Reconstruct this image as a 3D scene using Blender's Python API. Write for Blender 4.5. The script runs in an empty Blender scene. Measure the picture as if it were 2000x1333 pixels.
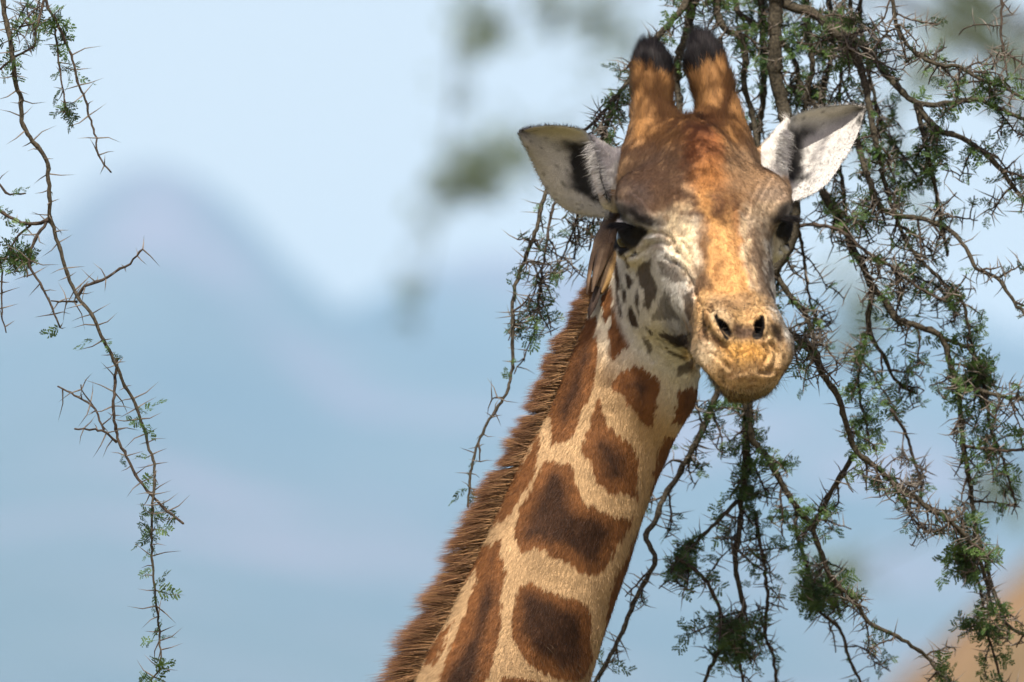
import bpy, math, random
import numpy as np
from math import radians, sin, cos, pi

rng = np.random.default_rng(11)
random.seed(11)
SC = bpy.context.scene
COL = SC.collection

# ------------------------------------------------------------------ camera
KPX = 1.48 / 2000.0            # metres per photograph pixel at the giraffe's eyes
LENS = 400.0
DIST = KPX * 2000 * LENS / 36.0
PITCH = radians(3.0)
CZ = 4.25
UP = np.array([0, -sin(PITCH), cos(PITCH)])
FW = np.array([0, cos(PITCH), sin(PITCH)])
RT = np.array([1.0, 0, 0])
C0 = np.array([0, 0, CZ])
cam_d = bpy.data.cameras.new('camera')
cam = bpy.data.objects.new('camera', cam_d)
COL.objects.link(cam)
cam.location = tuple(C0 - FW * DIST)
cam.rotation_euler = (pi / 2 + PITCH, 0, 0)
cam_d.lens = LENS
cam_d.sensor_width = 36.0
cam_d.clip_start = 1.0
cam_d.clip_end = 60000.0
cam_d.dof.use_dof = True
cam_d.dof.focus_distance = DIST - 0.02
cam_d.dof.aperture_fstop = 5.6
SC.camera = cam

# ------------------------------------------------------------------ world, sun, exposure
SUN_EL, SUN_AZ = radians(57.0), radians(188.0)     # azimuth clockwise from +Y (camera looks along +Y)
world = bpy.data.worlds.new('World')
SC.world = world
world.use_nodes = True
wn = world.node_tree
bg = wn.nodes['Background']
sky = wn.nodes.new('ShaderNodeTexSky')
sky.sky_type = 'NISHITA'
sky.sun_disc = False
sky.sun_elevation = SUN_EL
sky.sun_rotation = SUN_AZ
sky.altitude = 1100.0
sky.air_density = 1.0
sky.dust_density = 4.0
sky.ozone_density = 1.5
wb = wn.nodes.new('ShaderNodeVectorMath')       # overall white balance of the photograph
wb.operation = 'MULTIPLY'
wb.inputs[1].default_value = (1.28, 1.0, .86)
wn.links.new(sky.outputs['Color'], wb.inputs[0])
wn.links.new(wb.outputs['Vector'], bg.inputs['Color'])
bg.inputs['Strength'].default_value = 0.10
sun_d = bpy.data.lights.new('sun', 'SUN')
sun_d.energy = 4.8
sun_d.angle = radians(0.6)
sun_d.color = (1.0, 0.91, 0.77)
sun = bpy.data.objects.new('sun', sun_d)
COL.objects.link(sun)
S_DIR = np.array([sin(SUN_AZ) * cos(SUN_EL), cos(SUN_AZ) * cos(SUN_EL), sin(SUN_EL)])
from mathutils import Vector
sun.rotation_euler = Vector(tuple(S_DIR)).to_track_quat('Z', 'Y').to_euler()
sun.location = (0, 0, 30)
SC.view_settings.view_transform = 'Standard'
SC.view_settings.look = 'None'
SC.view_settings.exposure = 0.94
SC.view_settings.gamma = 1.0
SC.cycles.use_denoising = True
SC.cycles.volume_bounces = 0
SC.cycles.transparent_max_bounces = 8

# ------------------------------------------------------------------ helpers
def P(px, py, t):
    """photograph pixel + distance t towards the camera from the eye plane -> world point"""
    px, py, t = np.asarray(px, float), np.asarray(py, float), np.asarray(t, float)
    s = 1 - t / DIST
    x = (px - 1000) * KPX * s
    u = (666.5 - py) * KPX * s
    return C0 + x[..., None] * RT + u[..., None] * UP - t[..., None] * FW

def project(W):
    w = W - C0
    u = w @ UP
    f = w @ FW
    s = (1 + f / DIST) * KPX
    return 1000 + w[:, 0] / s, 666.5 - u / s, -f

def ivec(v):   # (right, up, toward camera) -> world
    return v[0] * RT + v[1] * UP - v[2] * FW

def unit(v):
    v = np.asarray(v, float)
    return v / np.maximum(np.linalg.norm(v, axis=-1, keepdims=True), 1e-9)

def hash3(i, j, k, seed=0):
    n = (i * 73856093) ^ (j * 19349663) ^ (k * 83492791) ^ (seed * 2654435)
    n = (n ^ (n >> 13)) * 1274126177
    n = n & 0x7fffffff
    n = ((n ^ (n >> 16)) * 73244475) & 0x7fffffff
    return n.astype(np.float64) / 0x7fffffff

def noise(p, seed=0):
    """value noise, 0..1"""
    p = np.asarray(p, float)
    f0 = np.floor(p)
    i = f0.astype(np.int64)
    f = p - f0
    f = f * f * (3 - 2 * f)
    out = 0
    for a in (0, 1):
        for b in (0, 1):
            for c in (0, 1):
                w = (f[:, 0] if a else 1 - f[:, 0]) * (f[:, 1] if b else 1 - f[:, 1]) * (f[:, 2] if c else 1 - f[:, 2])
                out = out + w * hash3(i[:, 0] + a, i[:, 1] + b, i[:, 2] + c, seed)
    return out

def sstep(a, b, x):
    h = np.clip((x - a) / (b - a), 0, 1)
    return h * h * (3 - 2 * h)

def make_mesh(name, V, F, smooth=True):
    """F: (n,3) or (n,4) integer array, or list of such arrays"""
    me = bpy.data.meshes.new(name)
    Fs = F if isinstance(F, list) else [F]
    Fs = [np.asarray(f, np.int32) for f in Fs if len(f)]
    V = np.asarray(V, np.float32)
    me.vertices.add(len(V))
    me.vertices.foreach_set('co', V.ravel())
    nl = sum(f.size for f in Fs)
    nf = sum(len(f) for f in Fs)
    me.loops.add(nl)
    me.polygons.add(nf)
    me.loops.foreach_set('vertex_index', np.concatenate([f.ravel() for f in Fs]))
    tot = np.concatenate([np.full(len(f), f.shape[1], np.int32) for f in Fs])
    start = np.concatenate([[0], np.cumsum(tot)[:-1]]).astype(np.int32)
    me.polygons.foreach_set('loop_start', start)
    me.update(calc_edges=True)
    me.validate()
    if smooth:
        me.polygons.foreach_set('use_smooth', np.ones(len(me.polygons), bool))
    return me

def add_obj(name, me, mat=None, parent=None, **props):
    o = bpy.data.objects.new(name, me)
    COL.objects.link(o)
    if mat is not None and me is not None:
        me.materials.append(mat)
    if parent is not None:
        o.parent = parent
    for k, v in props.items():
        o[k] = v
    return o

def set_col(me, name, col):
    a = me.attributes.new(name, 'FLOAT_COLOR', 'POINT')
    c = np.ones((len(col), 4), np.float32)
    c[:, :3] = col
    a.data.foreach_set('color', c.ravel())

def set_vec(me, name, v):
    a = me.attributes.new(name, 'FLOAT_VECTOR', 'POINT')
    a.data.foreach_set('vector', np.asarray(v, np.float32).ravel())

class Geo:
    """collects numpy geometry for one mesh"""
    def __init__(s):
        s.v, s.q, s.t, s.n, s.c = [], [], [], 0, []
    def add(s, V, quads=None, tris=None, col=None):
        V = np.asarray(V, float)
        if quads is not None and len(quads):
            s.q.append(np.asarray(quads, np.int64) + s.n)
        if tris is not None and len(tris):
            s.t.append(np.asarray(tris, np.int64) + s.n)
        s.v.append(V)
        if col is not None:
            s.c.append(np.broadcast_to(col, (len(V), 3)))
        s.n += len(V)
    def mesh(s, name, smooth=True):
        F = []
        if s.q: F.append(np.concatenate(s.q))
        if s.t: F.append(np.concatenate(s.t))
        me = make_mesh(name, np.concatenate(s.v), F, smooth)
        if s.c:
            set_col(me, 'coat', np.concatenate(s.c))
        return me

def frames(pts):
    T = np.gradient(pts, axis=0)
    T = unit(T)
    ref = np.array([0.31, 0.9, 0.13])
    A = unit(np.cross(T, ref))
    B = np.cross(T, A)
    return T, A, B

def tube(geo, pts, rad, sides=6, col=None):
    pts = np.asarray(pts, float)
    n = len(pts)
    rad = np.broadcast_to(rad, (n,))
    T, A, B = frames(pts)
    ang = np.arange(sides) * 2 * pi / sides
    V = pts[:, None] + rad[:, None, None] * (np.cos(ang)[None, :, None] * A[:, None] + np.sin(ang)[None, :, None] * B[:, None])
    V = V.reshape(-1, 3)
    V = np.concatenate([V, pts[:1] - T[:1] * rad[0] * .5, pts[-1:] + T[-1:] * rad[-1]])
    i = np.arange(n - 1)[:, None] * sides
    j = np.arange(sides)[None]
    jn = (j + 1) % sides
    Q = np.stack([i + j, i + jn, i + sides + jn, i + sides + j], -1).reshape(-1, 4)
    e = n * sides
    j = np.arange(sides)
    t0 = np.stack([np.full(sides, e), (j + 1) % sides, j], -1)
    b = (n - 1) * sides
    t1 = np.stack([np.full(sides, e + 1), b + j, b + (j + 1) % sides], -1)
    geo.add(V, Q, np.concatenate([t0, t1]), col)

def catmull(p, step):
    p = np.asarray(p, float)
    q = np.concatenate([2 * p[:1] - p[1:2], p, 2 * p[-1:] - p[-2:-1]])
    out = []
    for i in range(len(p) - 1):
        a, b, c, d = q[i:i + 4]
        n = max(1, int(np.linalg.norm(c - b) / step))
        u = (np.arange(n) / n)[:, None]
        out.append(.5 * (2 * b + (c - a) * u + (2 * a - 5 * b + 4 * c - d) * u ** 2 + (3 * b - a - 3 * c + d) * u ** 3))
    out.append(p[-1:])
    return np.concatenate(out)

# ------------------------------------------------------------------ materials
def new_mat(name):
    m = bpy.data.materials.new(name)
    m.use_nodes = True
    nt = m.node_tree
    b = nt.nodes['Principled BSDF']
    return m, nt, b

def coat_material(name, rough=.8, bump=.0, normal_attr=False, spec=.2, noise_scale=0, noise_amt=.0, sheen=0):
    m, nt, b = new_mat(name)
    at = nt.nodes.new('ShaderNodeAttribute')
    at.attribute_name = 'coat'
    src = at.outputs['Color']
    if noise_scale:
        tc = nt.nodes.new('ShaderNodeTexCoord')
        nz = nt.nodes.new('ShaderNodeTexNoise')
        nz.inputs['Scale'].default_value = noise_scale
        nz.inputs['Detail'].default_value = 4
        nt.links.new(tc.outputs['Object'], nz.inputs['Vector'])
        mr = nt.nodes.new('ShaderNodeMapRange')
        mr.inputs['From Min'].default_value = .3
        mr.inputs['From Max'].default_value = .7
        mr.inputs['To Min'].default_value = 1 - noise_amt
        mr.inputs['To Max'].default_value = 1 + noise_amt
        nt.links.new(nz.outputs['Fac'], mr.inputs['Value'])
        vm = nt.nodes.new('ShaderNodeVectorMath')
        vm.operation = 'SCALE'
        nt.links.new(src, vm.inputs[0])
        nt.links.new(mr.outputs['Result'], vm.inputs['Scale'])
        src = vm.outputs['Vector']
        if bump:
            bp = nt.nodes.new('ShaderNodeBump')
            bp.inputs['Strength'].default_value = bump
            bp.inputs['Distance'].default_value = .002
            nt.links.new(nz.outputs['Fac'], bp.inputs['Height'])
            nt.links.new(bp.outputs['Normal'], b.inputs['Normal'])
    nt.links.new(src, b.inputs['Base Color'])
    b.inputs['Roughness'].default_value = rough
    b.inputs['Specular IOR Level'].default_value = spec
    if normal_attr:
        na = nt.nodes.new('ShaderNodeAttribute')
        na.attribute_name = 'fur_normal'
        nt.links.new(na.outputs['Vector'], b.inputs['Normal'])
    return m

def noise_material(name, c0, c1, scale, rough=.8, detail=5, bump=0, bdist=.01, c2=None, lo=.35, hi=.65):
    m, nt, b = new_mat(name)
    tc = nt.nodes.new('ShaderNodeTexCoord')
    nz = nt.nodes.new('ShaderNodeTexNoise')
    nz.inputs['Scale'].default_value = scale
    nz.inputs['Detail'].default_value = detail
    nt.links.new(tc.outputs['Object'], nz.inputs['Vector'])
    cr = nt.nodes.new('ShaderNodeValToRGB')
    cr.color_ramp.elements[0].position = lo
    cr.color_ramp.elements[1].position = hi
    cr.color_ramp.elements[0].color = (*c0, 1)
    cr.color_ramp.elements[1].color = (*c1, 1)
    if c2:
        e = cr.color_ramp.elements.new((lo + hi) / 2)
        e.color = (*c2, 1)
    nt.links.new(nz.outputs['Fac'], cr.inputs['Fac'])
    nt.links.new(cr.outputs['Color'], b.inputs['Base Color'])
    b.inputs['Roughness'].default_value = rough
    b.inputs['Specular IOR Level'].default_value = .2
    if bump:
        bp = nt.nodes.new('ShaderNodeBump')
        bp.inputs['Strength'].default_value = bump
        bp.inputs['Distance'].default_value = bdist
        nt.links.new(nz.outputs['Fac'], bp.inputs['Height'])
        nt.links.new(bp.outputs['Normal'], b.inputs['Normal'])
    return m

M_SKIN = coat_material('giraffe_skin', .8, .5, noise_scale=700, noise_amt=.22)
M_FUR = coat_material('giraffe_fur', .7, normal_attr=True, spec=.25)
M_BARK = noise_material('acacia_bark', (.018, .016, .011), (.066, .056, .040), 260, .9, bump=.6, bdist=.002)
M_TWIG = noise_material('acacia_twig', (.022, .017, .013), (.066, .050, .038), 200, .85)
M_THORN = noise_material('thorn', (.04, .034, .028), (.20, .175, .15), 60, .6)
M_EARTH = noise_material('dry_earth', (.10, .058, .036), (.27, .15, .085), .35, .95, c2=(.15, .11, .06))

def leaf_material(name, c0, c1, trans=.35):
    m, nt, b = new_mat(name)
    tc = nt.nodes.new('ShaderNodeTexCoord')
    nz = nt.nodes.new('ShaderNodeTexNoise')
    nz.inputs['Scale'].default_value = 60
    nt.links.new(tc.outputs['Object'], nz.inputs['Vector'])
    cr = nt.nodes.new('ShaderNodeValToRGB')
    cr.color_ramp.elements[0].position = .35
    cr.color_ramp.elements[1].position = .68
    cr.color_ramp.elements[0].color = (*c0, 1)
    cr.color_ramp.elements[1].color = (*c1, 1)
    nt.links.new(nz.outputs['Fac'], cr.inputs['Fac'])
    nt.links.new(cr.outputs['Color'], b.inputs['Base Color'])
    b.inputs['Roughness'].default_value = .55
    b.inputs['Specular IOR Level'].default_value = .3
    tl = nt.nodes.new('ShaderNodeBsdfTranslucent')
    nt.links.new(cr.outputs['Color'], tl.inputs['Color'])
    mx = nt.nodes.new('ShaderNodeMixShader')
    mx.inputs['Fac'].default_value = trans
    nt.links.new(b.outputs['BSDF'], mx.inputs[1])
    nt.links.new(tl.outputs['BSDF'], mx.inputs[2])
    nt.links.new(mx.outputs['Shader'], nt.nodes['Material Output'].inputs['Surface'])
    return m
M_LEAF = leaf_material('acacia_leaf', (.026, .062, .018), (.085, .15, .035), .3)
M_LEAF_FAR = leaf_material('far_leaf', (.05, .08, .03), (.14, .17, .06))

# ------------------------------------------------------------------ setting: ground, hill, mountains, haze
def heightfield(name, xs, ys, zf, mat, **props):
    X, Y = np.meshgrid(xs, ys, indexing='ij')
    V = np.stack([X, Y, zf(X, Y)], -1).reshape(-1, 3)
    nx, ny = len(xs), len(ys)
    i, j = np.meshgrid(np.arange(nx - 1), np.arange(ny - 1), indexing='ij')
    a = (i * ny + j).ravel()
    Q = np.stack([a, a + ny, a + ny + 1, a + 1], -1)
    return add_obj(name, make_mesh(name, V, Q), mat, **props)

M_GROUND = noise_material('savanna_ground', (.10, .09, .03), (.22, .16, .07), .4, .95, c2=(.13, .12, .045))
heightfield('ground', np.linspace(-7500, 7500, 40), np.linspace(-300, 13500, 40), lambda X, Y: X * 0, M_GROUND, kind='structure')

PXR = KPX / DIST          # radians per photograph pixel
def elev(py):
    return math.tan((666.5 - py) * PXR + PITCH)
CAMZ = cam.location.z
def ridge(dist, prof, seed, rough, y0, y1, zmul=1.0):
    px = np.array([p[0] for p in prof], float)
    hz = np.array([CAMZ + dist * elev(p[1]) for p in prof])
    rx = (px - 1000) * PXR * dist
    def zf(X, Y):
        base = np.interp(X.ravel(), rx, hz).reshape(X.shape)
        u = np.clip(1 - np.abs(Y - dist) / (dist - y0), 0, 1)
        n = noise(np.stack([X.ravel() / 220, Y.ravel() / 220, X.ravel() * 0], -1), seed).reshape(X.shape)
        n2 = noise(np.stack([X.ravel() / 60, Y.ravel() / 60, X.ravel() * 0 + 3], -1), seed).reshape(X.shape)
        s = u ** 1.25
        return -2 + base * s + (n - .5) * rough * (u < .98) * u * 1.2 + (n2 - .5) * rough * .25 * u
    return zf
M_MTN = noise_material('mountain_slope', (.028, .05, .05), (.15, .115, .14), .0035, .95, detail=3, c2=(.055, .075, .07), lo=.36, hi=.68)
prof_a = [(-9000, 900), (-4000, 760), (-2200, 560), (-1200, 640), (-500, 590), (-60, 560), (90, 470), (190, 400), (290, 372), (360, 380), (450, 440), (560, 520), (690, 602), (860, 690), (1200, 800), (2200, 850), (4000, 760), (9000, 900)]
prof_b = [(-9000, 850), (-3000, 700), (-1500, 620), (-300, 700), (300, 720), (600, 660), (760, 560), (880, 500), (1000, 478), (1150, 500), (1300, 520), (1500, 560), (1700, 600), (1900, 640), (2100, 660), (2600, 600), (3500, 520), (5000, 650), (9000, 850)]
DA, DB = 7200.0, 7700.0
heightfield('mountain_ridge', np.linspace(-2600, 2600, 320), np.linspace(3600, 8600, 120), ridge(DA, prof_a, 3, 70, 3600, 8600), M_MTN, kind='structure')
heightfield('mountain_range', np.linspace(-3600, 3600, 300), np.linspace(5200, 10200, 90), ridge(DB, prof_b, 9, 80, 5200, 10200), M_MTN, kind='structure')

HILLD = 115.0
def hill_z(X, Y):
    cx = (2330 - 1000) * PXR * HILLD
    top = CAMZ + HILLD * elev(1020)
    r = np.sqrt(((X - cx) / 4.6) ** 2 + ((Y - HILLD + DIST) / 14) ** 2)
    n = noise(np.stack([X.ravel() / 1.4, Y.ravel() / 1.4, X.ravel() * 0], -1), 5).reshape(X.shape)
    n2 = noise(np.stack([X.ravel() / .5, Y.ravel() / .5, X.ravel() * 0], -1), 6).reshape(X.shape)
    return -1.5 + (top + 1.5) * np.exp(-r ** 2 * .55) + ((n - .5) * .9 + (n2 - .5) * .3) * np.exp(-r ** 2 * .3)
heightfield('hill', np.linspace(-14, 34, 160), np.linspace(HILLD - DIST - 40, HILLD - DIST + 40, 120), hill_z, M_EARTH, kind='structure')

mh, nth, bh = new_mat('haze_air')
nth.nodes.remove(bh)
pv = nth.nodes.new('ShaderNodeVolumePrincipled')
pv.inputs['Color'].default_value = (.40, .675, 1.0, 1)
pv.inputs['Density'].default_value = 1.25e-4
pv.inputs['Anisotropy'].default_value = -0.3
nth.links.new(pv.outputs['Volume'], nth.nodes['Material Output'].inputs['Volume'])
hb = Geo()
lo, hi = np.array([-7600., -400., -4.]), np.array([7600., 13600., 505.])
cv = np.array([[x, y, z] for x in (0, 1) for y in (0, 1) for z in (0, 1)])
hb.add(lo + (hi - lo) * cv, [[0, 1, 3, 2], [4, 6, 7, 5], [0, 4, 5, 1], [2, 3, 7, 6], [0, 2, 6, 4], [1, 5, 7, 3]])
add_obj('haze', hb.mesh('haze', False), mh, kind='stuff', label='thin blue haze hanging over the valley and mountains', category='haze')

# ------------------------------------------------------------------ giraffe: signed distance model
HF = unit(np.array([.115, -.35, .52]))
HL = np.array([.97, .03, -.2]); HL = unit(HL - HF * (HL @ HF))
HD = np.cross(HF, HL); HD = HD if HD[1] > 0 else -HD
HF, HL, HD = ivec(HF), ivec(HL), ivec(HD)
HO = P(1373, 450, 0.0)
def H(a, l, d):
    return HO + a * HF + l * HL + d * HD
def to_head(W):
    w = W - HO
    return w @ HF, w @ HL, w @ HD

def sd_capsule(a, b, ra, rb):
    a, b = np.asarray(a, float), np.asarray(b, float)
    ab = b - a
    L2 = ab @ ab
    def f(p):
        h = np.clip(((p - a) @ ab) / L2, 0, 1)
        return np.linalg.norm(p - a - h[:, None] * ab, axis=1) - (ra + (rb - ra) * h)
    m = max(ra, rb)
    return f, np.minimum(a, b) - m, np.maximum(a, b) + m

def sd_ellipsoid(c, axes, radii):
    c = np.asarray(c, float)
    A = np.stack([unit(x) for x in axes])
    r = np.asarray(radii, float)
    def f(p):
        q = (p - c) @ A.T
        k0 = np.linalg.norm(q / r, axis=1)
        k1 = np.linalg.norm(q / r ** 2, axis=1) + 1e-9
        return k0 * (k0 - 1) / k1
    m = r.max()
    return f, c - m, c + m

LOFT = np.array([
    # a     top    bottom   w_top  w_mid  w_low
    [-.235, .030, -.055, .034, .045, .034],
    [-.20,  .052, -.085, .046, .058, .050],
    [-.15,  .074, -.125, .056, .070, .052],
    [-.10,  .089, -.152, .070, .087, .056],
    [-.05,  .097, -.166, .079, .099, .062],
    [.00,   .097, -.170, .080, .100, .064],
    [.05,   .090, -.163, .070, .088, .058],
    [.10,   .081, -.141, .058, .075, .050],
    [.15,   .070, -.116, .048, .064, .044],
    [.20,   .059, -.098, .043, .057, .042],
    [.25,   .048, -.084, .046, .061, .030],
    [.29,   .038, -.078, .052, .064, .025],
    [.32,   .022, -.072, .048, .056, .024],
    [.342, -.002, -.064, .036, .047, .030],
    [.350, -.018, -.050, .020, .026, .020]])
def head_loft(p):
    a, l, d = to_head(p)
    g = lambda c: np.interp(a, LOFT[:, 0], LOFT[:, c])
    top, bot = g(1), g(2)
    hh = (top - bot) / 2
    v = (d - (top + bot) / 2) / hh
    vc = np.clip(v, -1, 1)
    e = 2.4
    kk = .69
    wt, wm, wl = g(3) / kk, g(4), g(5) / kk
    W = wm + vc * (wt - wl) / 1.6 + vc ** 2 * ((wt + wl) / 2 - wm) / .64
    W = np.maximum(W, .012)
    q = ((np.abs(l) / W) ** e + np.abs(v) ** e) ** (1 / e)
    f = (q - 1) * np.minimum(W, hh)
    return np.maximum(f, np.maximum(a - .352, -.24 - a))
_c = [H(a, l, d) for a in (-.24, .36) for l in (-.13, .13) for d in (-.19, .12)]
PR_LOFT = (head_loft, np.min(_c, 0), np.max(_c, 0))

# neck centre line in photograph pixels: (px, py, t, half width px)
NECK = np.array([
    [1330, 470, -.15, 92], [1292, 560, -.145, 106], [1252, 660, -.135, 114], [1222, 750, -.13, 121], [1184, 855, -.125, 125],
    [1134, 960, -.12, 134], [1052, 1172, -.11, 147], [986, 1333, -.10, 162], [900, 1540, -.09, 180], [760, 1850, -.06, 215],
    [560, 2250, -.01, 265], [330, 2650, .02, 330]], float)
NC = P(NECK[:, 0], NECK[:, 1], NECK[:, 2])
NR = NECK[:, 3] * KPX
NLAT = unit(ivec(np.array([.25, .05, .97])))          # neck's own sideways axis, mostly towards the camera
NRATIO = .80
def sd_neck(p):
    out = np.full(len(p), 9.0)
    for i in range(len(NC) - 1):
        a, b = NC[i], NC[i + 1]
        ab = b - a
        h = np.clip(((p - a) @ ab) / (ab @ ab), 0, 1)
        q = p - a - h[:, None] * ab
        s = q @ NLAT
        dd = np.sqrt(np.maximum((q * q).sum(1) + s * s * (1 / NRATIO ** 2 - 1), 0)) - (NR[i] + (NR[i + 1] - NR[i]) * h)
        out = np.minimum(out, dd)
    return out
PR_NECK = (sd_neck, NC.min(0) - .28, NC.max(0) + .28)

prims = []          # (f, lo, hi, op, k)
def add(pr, op='u', k=.02):
    prims.append((*pr, op, k))

add(PR_LOFT)
HEAD_ONLY = []
# ossicones
def ossicone(pts):
    for i, ((p0, r0), (p1, r1)) in enumerate(zip(pts[:-1], pts[1:])):
        pr = sd_capsule(P(*p0), P(*p1), r0 * KPX, r1 * KPX)
        add(pr, 'u', (.034, .022)[i] if i < 2 else .010)
ossicone([((1292, 325, -.085), 60), ((1283, 268, -.10), 49), ((1275, 222, -.118), 37), ((1276, 170, -.13), 35), ((1275, 128, -.14), 36), ((1271, 112, -.145), 24)])
ossicone([((1406, 325, -.10), 64), ((1409, 268, -.115), 51), ((1403, 222, -.133), 38), ((1390, 165, -.145), 36), ((1375, 118, -.155), 37), ((1371, 92, -.16), 22)])
# cheek and brow masses
for s in (-1, 1):
    add(sd_ellipsoid(H(-.014, s * .092, .044), (HF, HL, HD), (.062, .036, .027)), 'u', .025)      # brow over the eye
    add(sd_ellipsoid(H(.005, s * .102, -.008), (HF, HL, HD), (.036, .024, .034)), 'u', .02)      # lids around the eye
    add(sd_ellipsoid(H(-.02, s * .072, -.105), (HF, HL, HD), (.085, .030, .062)), 'u', .04)       # masseter
    add(sd_ellipsoid(H(.115, s * .047, -.010), (HF, HL, HD), (.085, .024, .030)), 'u', .03)       # cheekbone ridge
    add(sd_ellipsoid(H(.296, s * .038, -.016), (HF, HL, HD), (.036, .028, .027)), 'u', .02)       # lip pads
    add(sd_ellipsoid(H(.285, s * .030, .030), (HF, HL, HD), (.032, .022, .020)), 'u', .014)       # nostril wings
    add(sd_ellipsoid(H(-.135, s * .080, .012), (HF, HL, HD), (.04, .026, .035)), 'u', .03)          # ear root
add(sd_ellipsoid(H(-.075, 0, .088), (HF, HL, HD), (.07, .038, .030)), 'u', .035)                   # median bump
add(sd_ellipsoid(H(.314, 0, -.040), (HF, HL, HD), (.030, .040, .036)), 'u', .02)                   # upper lip front
add(sd_ellipsoid(H(.272, .002, -.070), (HF, HL, HD), (.048, .028, .022)), 'u', .012)                  # chin
# ear stems (the rolled front fold)
add(sd_capsule(P(1228, 345, -.105), P(1155, 270, -.088), .025, .005), 'u', .012)
add(sd_capsule(P(1200, 385, -.095), P(1176, 335, -.09), .022, .013), 'u', .015)
add(sd_capsule(P(1480, 350, -.13), P(1537, 240, -.135), .030, .006), 'u', .012)
add(sd_capsule(P(1510, 372, -.12), P(1516, 315, -.13), .026, .013), 'u', .015)
N_HEAD = len(prims)
add(PR_NECK, 'u', .035)
add(sd_capsule(P(1300, 640, -.09), P(1270, 760, -.11), .050, .060), 'u', .05)                      # throat
# trunk, legs and tail (below the picture, plain)
BX = NC[-1]
def wp(x, y, z):
    return np.array([x, y, z], float)
BC = wp(BX[0] - .75, BX[1] + .35, 2.18)
add(sd_ellipsoid(BC, (unit((1, -.25, .25)), unit((.25, 1, 0)), (0, 0, 1)), (1.0, .42, .52)), 'u', .25)
add(sd_ellipsoid(wp(BX[0] - .12, BX[1] + .1, 2.35), (unit((.6, -.1, .8)), (0, 1, 0), unit((-.8, 0, .6))), (.62, .34, .42)), 'u', .25)
for x0, y0, x1 in ((BX[0] - .10, BX[1] - .08, .05), (BX[0] - .12, BX[1] + .32, -.12), (BX[0] - 1.42, BX[1] + .28, -.10), (BX[0] - 1.40, BX[1] + .72, .10)):
    hind = x0 < BX[0] - 1
    kx = .10 if hind else 0.0
    add(sd_capsule(wp(x0, y0, 2.0), wp(x0 + kx * .3 + x1 * .3, y0, 1.05), .20, .075), 'u', .12)
    add(sd_capsule(wp(x0 + kx * .3 + x1 * .3, y0, 1.05), wp(x0 - kx * .3 + x1 * .4, y0, .62), .078, .058), 'u', .05)
    add(sd_capsule(wp(x0 - kx * .3 + x1 * .4, y0, .62), wp(x0 + x1 * .5, y0, .14), .055, .052), 'u', .04)
    add(sd_capsule(wp(x0 + x1 * .5, y0, .14), wp(x0 + .05 + x1 * .5, y0, .075), .06, .08), 'u', .03)
add(sd_capsule(wp(BX[0] - 1.72, BX[1] + .6, 2.1), wp(BX[0] - 1.86, BX[1] + .66, 1.2), .05, .03), 'u', .05)
N_POS = len(prims)

def field(p, n=None):
    f = np.full(len(p), 9.0)
    for (fn, lo, hi, op, k) in prims[:n]:
        m = np.all((p > lo - .08) & (p < hi + .08), axis=1)
        if not m.any():
            continue
        d = fn(p[m])
        g = f[m]
        if op == 'u':
            h = np.clip(.5 + .5 * (d - g) / k, 0, 1)
            f[m] = d + (g - d) * h - k * h * (1 - h)
        else:
            h = np.clip(.5 + .5 * (g + d) / k, 0, 1)        # smooth max(g, -d)
            f[m] = -d + (g + d) * h + k * h * (1 - h)
    return f

def surf(px, py, n=None, t0=.45, t1=-.4):
    """distance t of the skin along the photograph ray"""
    px, py = np.atleast_1d(np.asarray(px, float)), np.atleast_1d(np.asarray(py, float))
    t = np.full(len(px), t0)
    for _ in range(60):
        f = np.minimum(field(P(px, py, t), n), .05)
        t = np.maximum(t - f * .7, t1)
    return t

# nostrils and eye sockets are cut in
def on_skin(px, py, back=0.0, n=None):
    return P(np.array([px]), np.array([py]), surf(px, py, n) - back)[0]
NOSTRILS = [((1398, 619), (1424, 654)), ((1487, 620), (1479, 653))]
HOLES = []
for (q0, q1) in NOSTRILS:
    a, b = on_skin(*q0, .002), on_skin(*q1, .001)
    m_ = (a + b) / 2
    sd = 1 if q0[0] > 1450 else -1
    # raised wing round the opening
    for w_ in np.linspace(0, 1, 5):
        c_ = a + (b - a) * w_ + sd * HL * .010 * (1 - .3 * w_)
        add(sd_ellipsoid(c_ + FW * .003, (HF, HL, HD), (.008, .0075, .009)), 'u', .008)
for (q0, q1) in NOSTRILS:
    a, b = on_skin(*q0, .001), on_skin(*q1, .0)
    sd = 1 if q0[0] > 1450 else -1
    for (c0_, c1_, r0_, r1_) in ((a, b, .0030, .0072), (a + (b - a) * .45 + FW * .009 - sd * HL * .001, b + FW * .022 - sd * HL * .003, .0068, .0100)):
        pr = sd_capsule(c0_, c1_, r0_, r1_)
        add(pr, 's', .004)
        HOLES.append(pr[0])
EYES = []
EYE_R = .0245
for s in (-1, 1):
    c = H(.006, s * .1035, -.006)
    EYES.append(c)
    ax = unit(.35 * HF + s * .9 * HL - .12 * HD)
    add(sd_ellipsoid(c + ax * .014, (HF, ax, HD), (.028, .024, .0195)), 's', .005)

for s, c in zip((-1, 1), EYES):
    ax = unit(.35 * HF + s * .9 * HL - .12 * HD)
    def arc(el, rr, r0, r1, n=7):
        pts = []
        for k in range(n):
            th = (k / (n - 1) - .5) * 2.5
            e_ = el * cos(th) ** 1.0
            pts.append(c + rr * unit(ax * cos(th) * cos(e_) - HF * sin(th) + HD * sin(e_) * 1.0))
        for p0, p1 in zip(pts[:-1], pts[1:]):
            add(sd_capsule(p0, p1, r0, r1), 'u', .005)
    arc(.78, .0275, .0050, .0050)
    arc(-.62, .0262, .0040, .0040)

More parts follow.
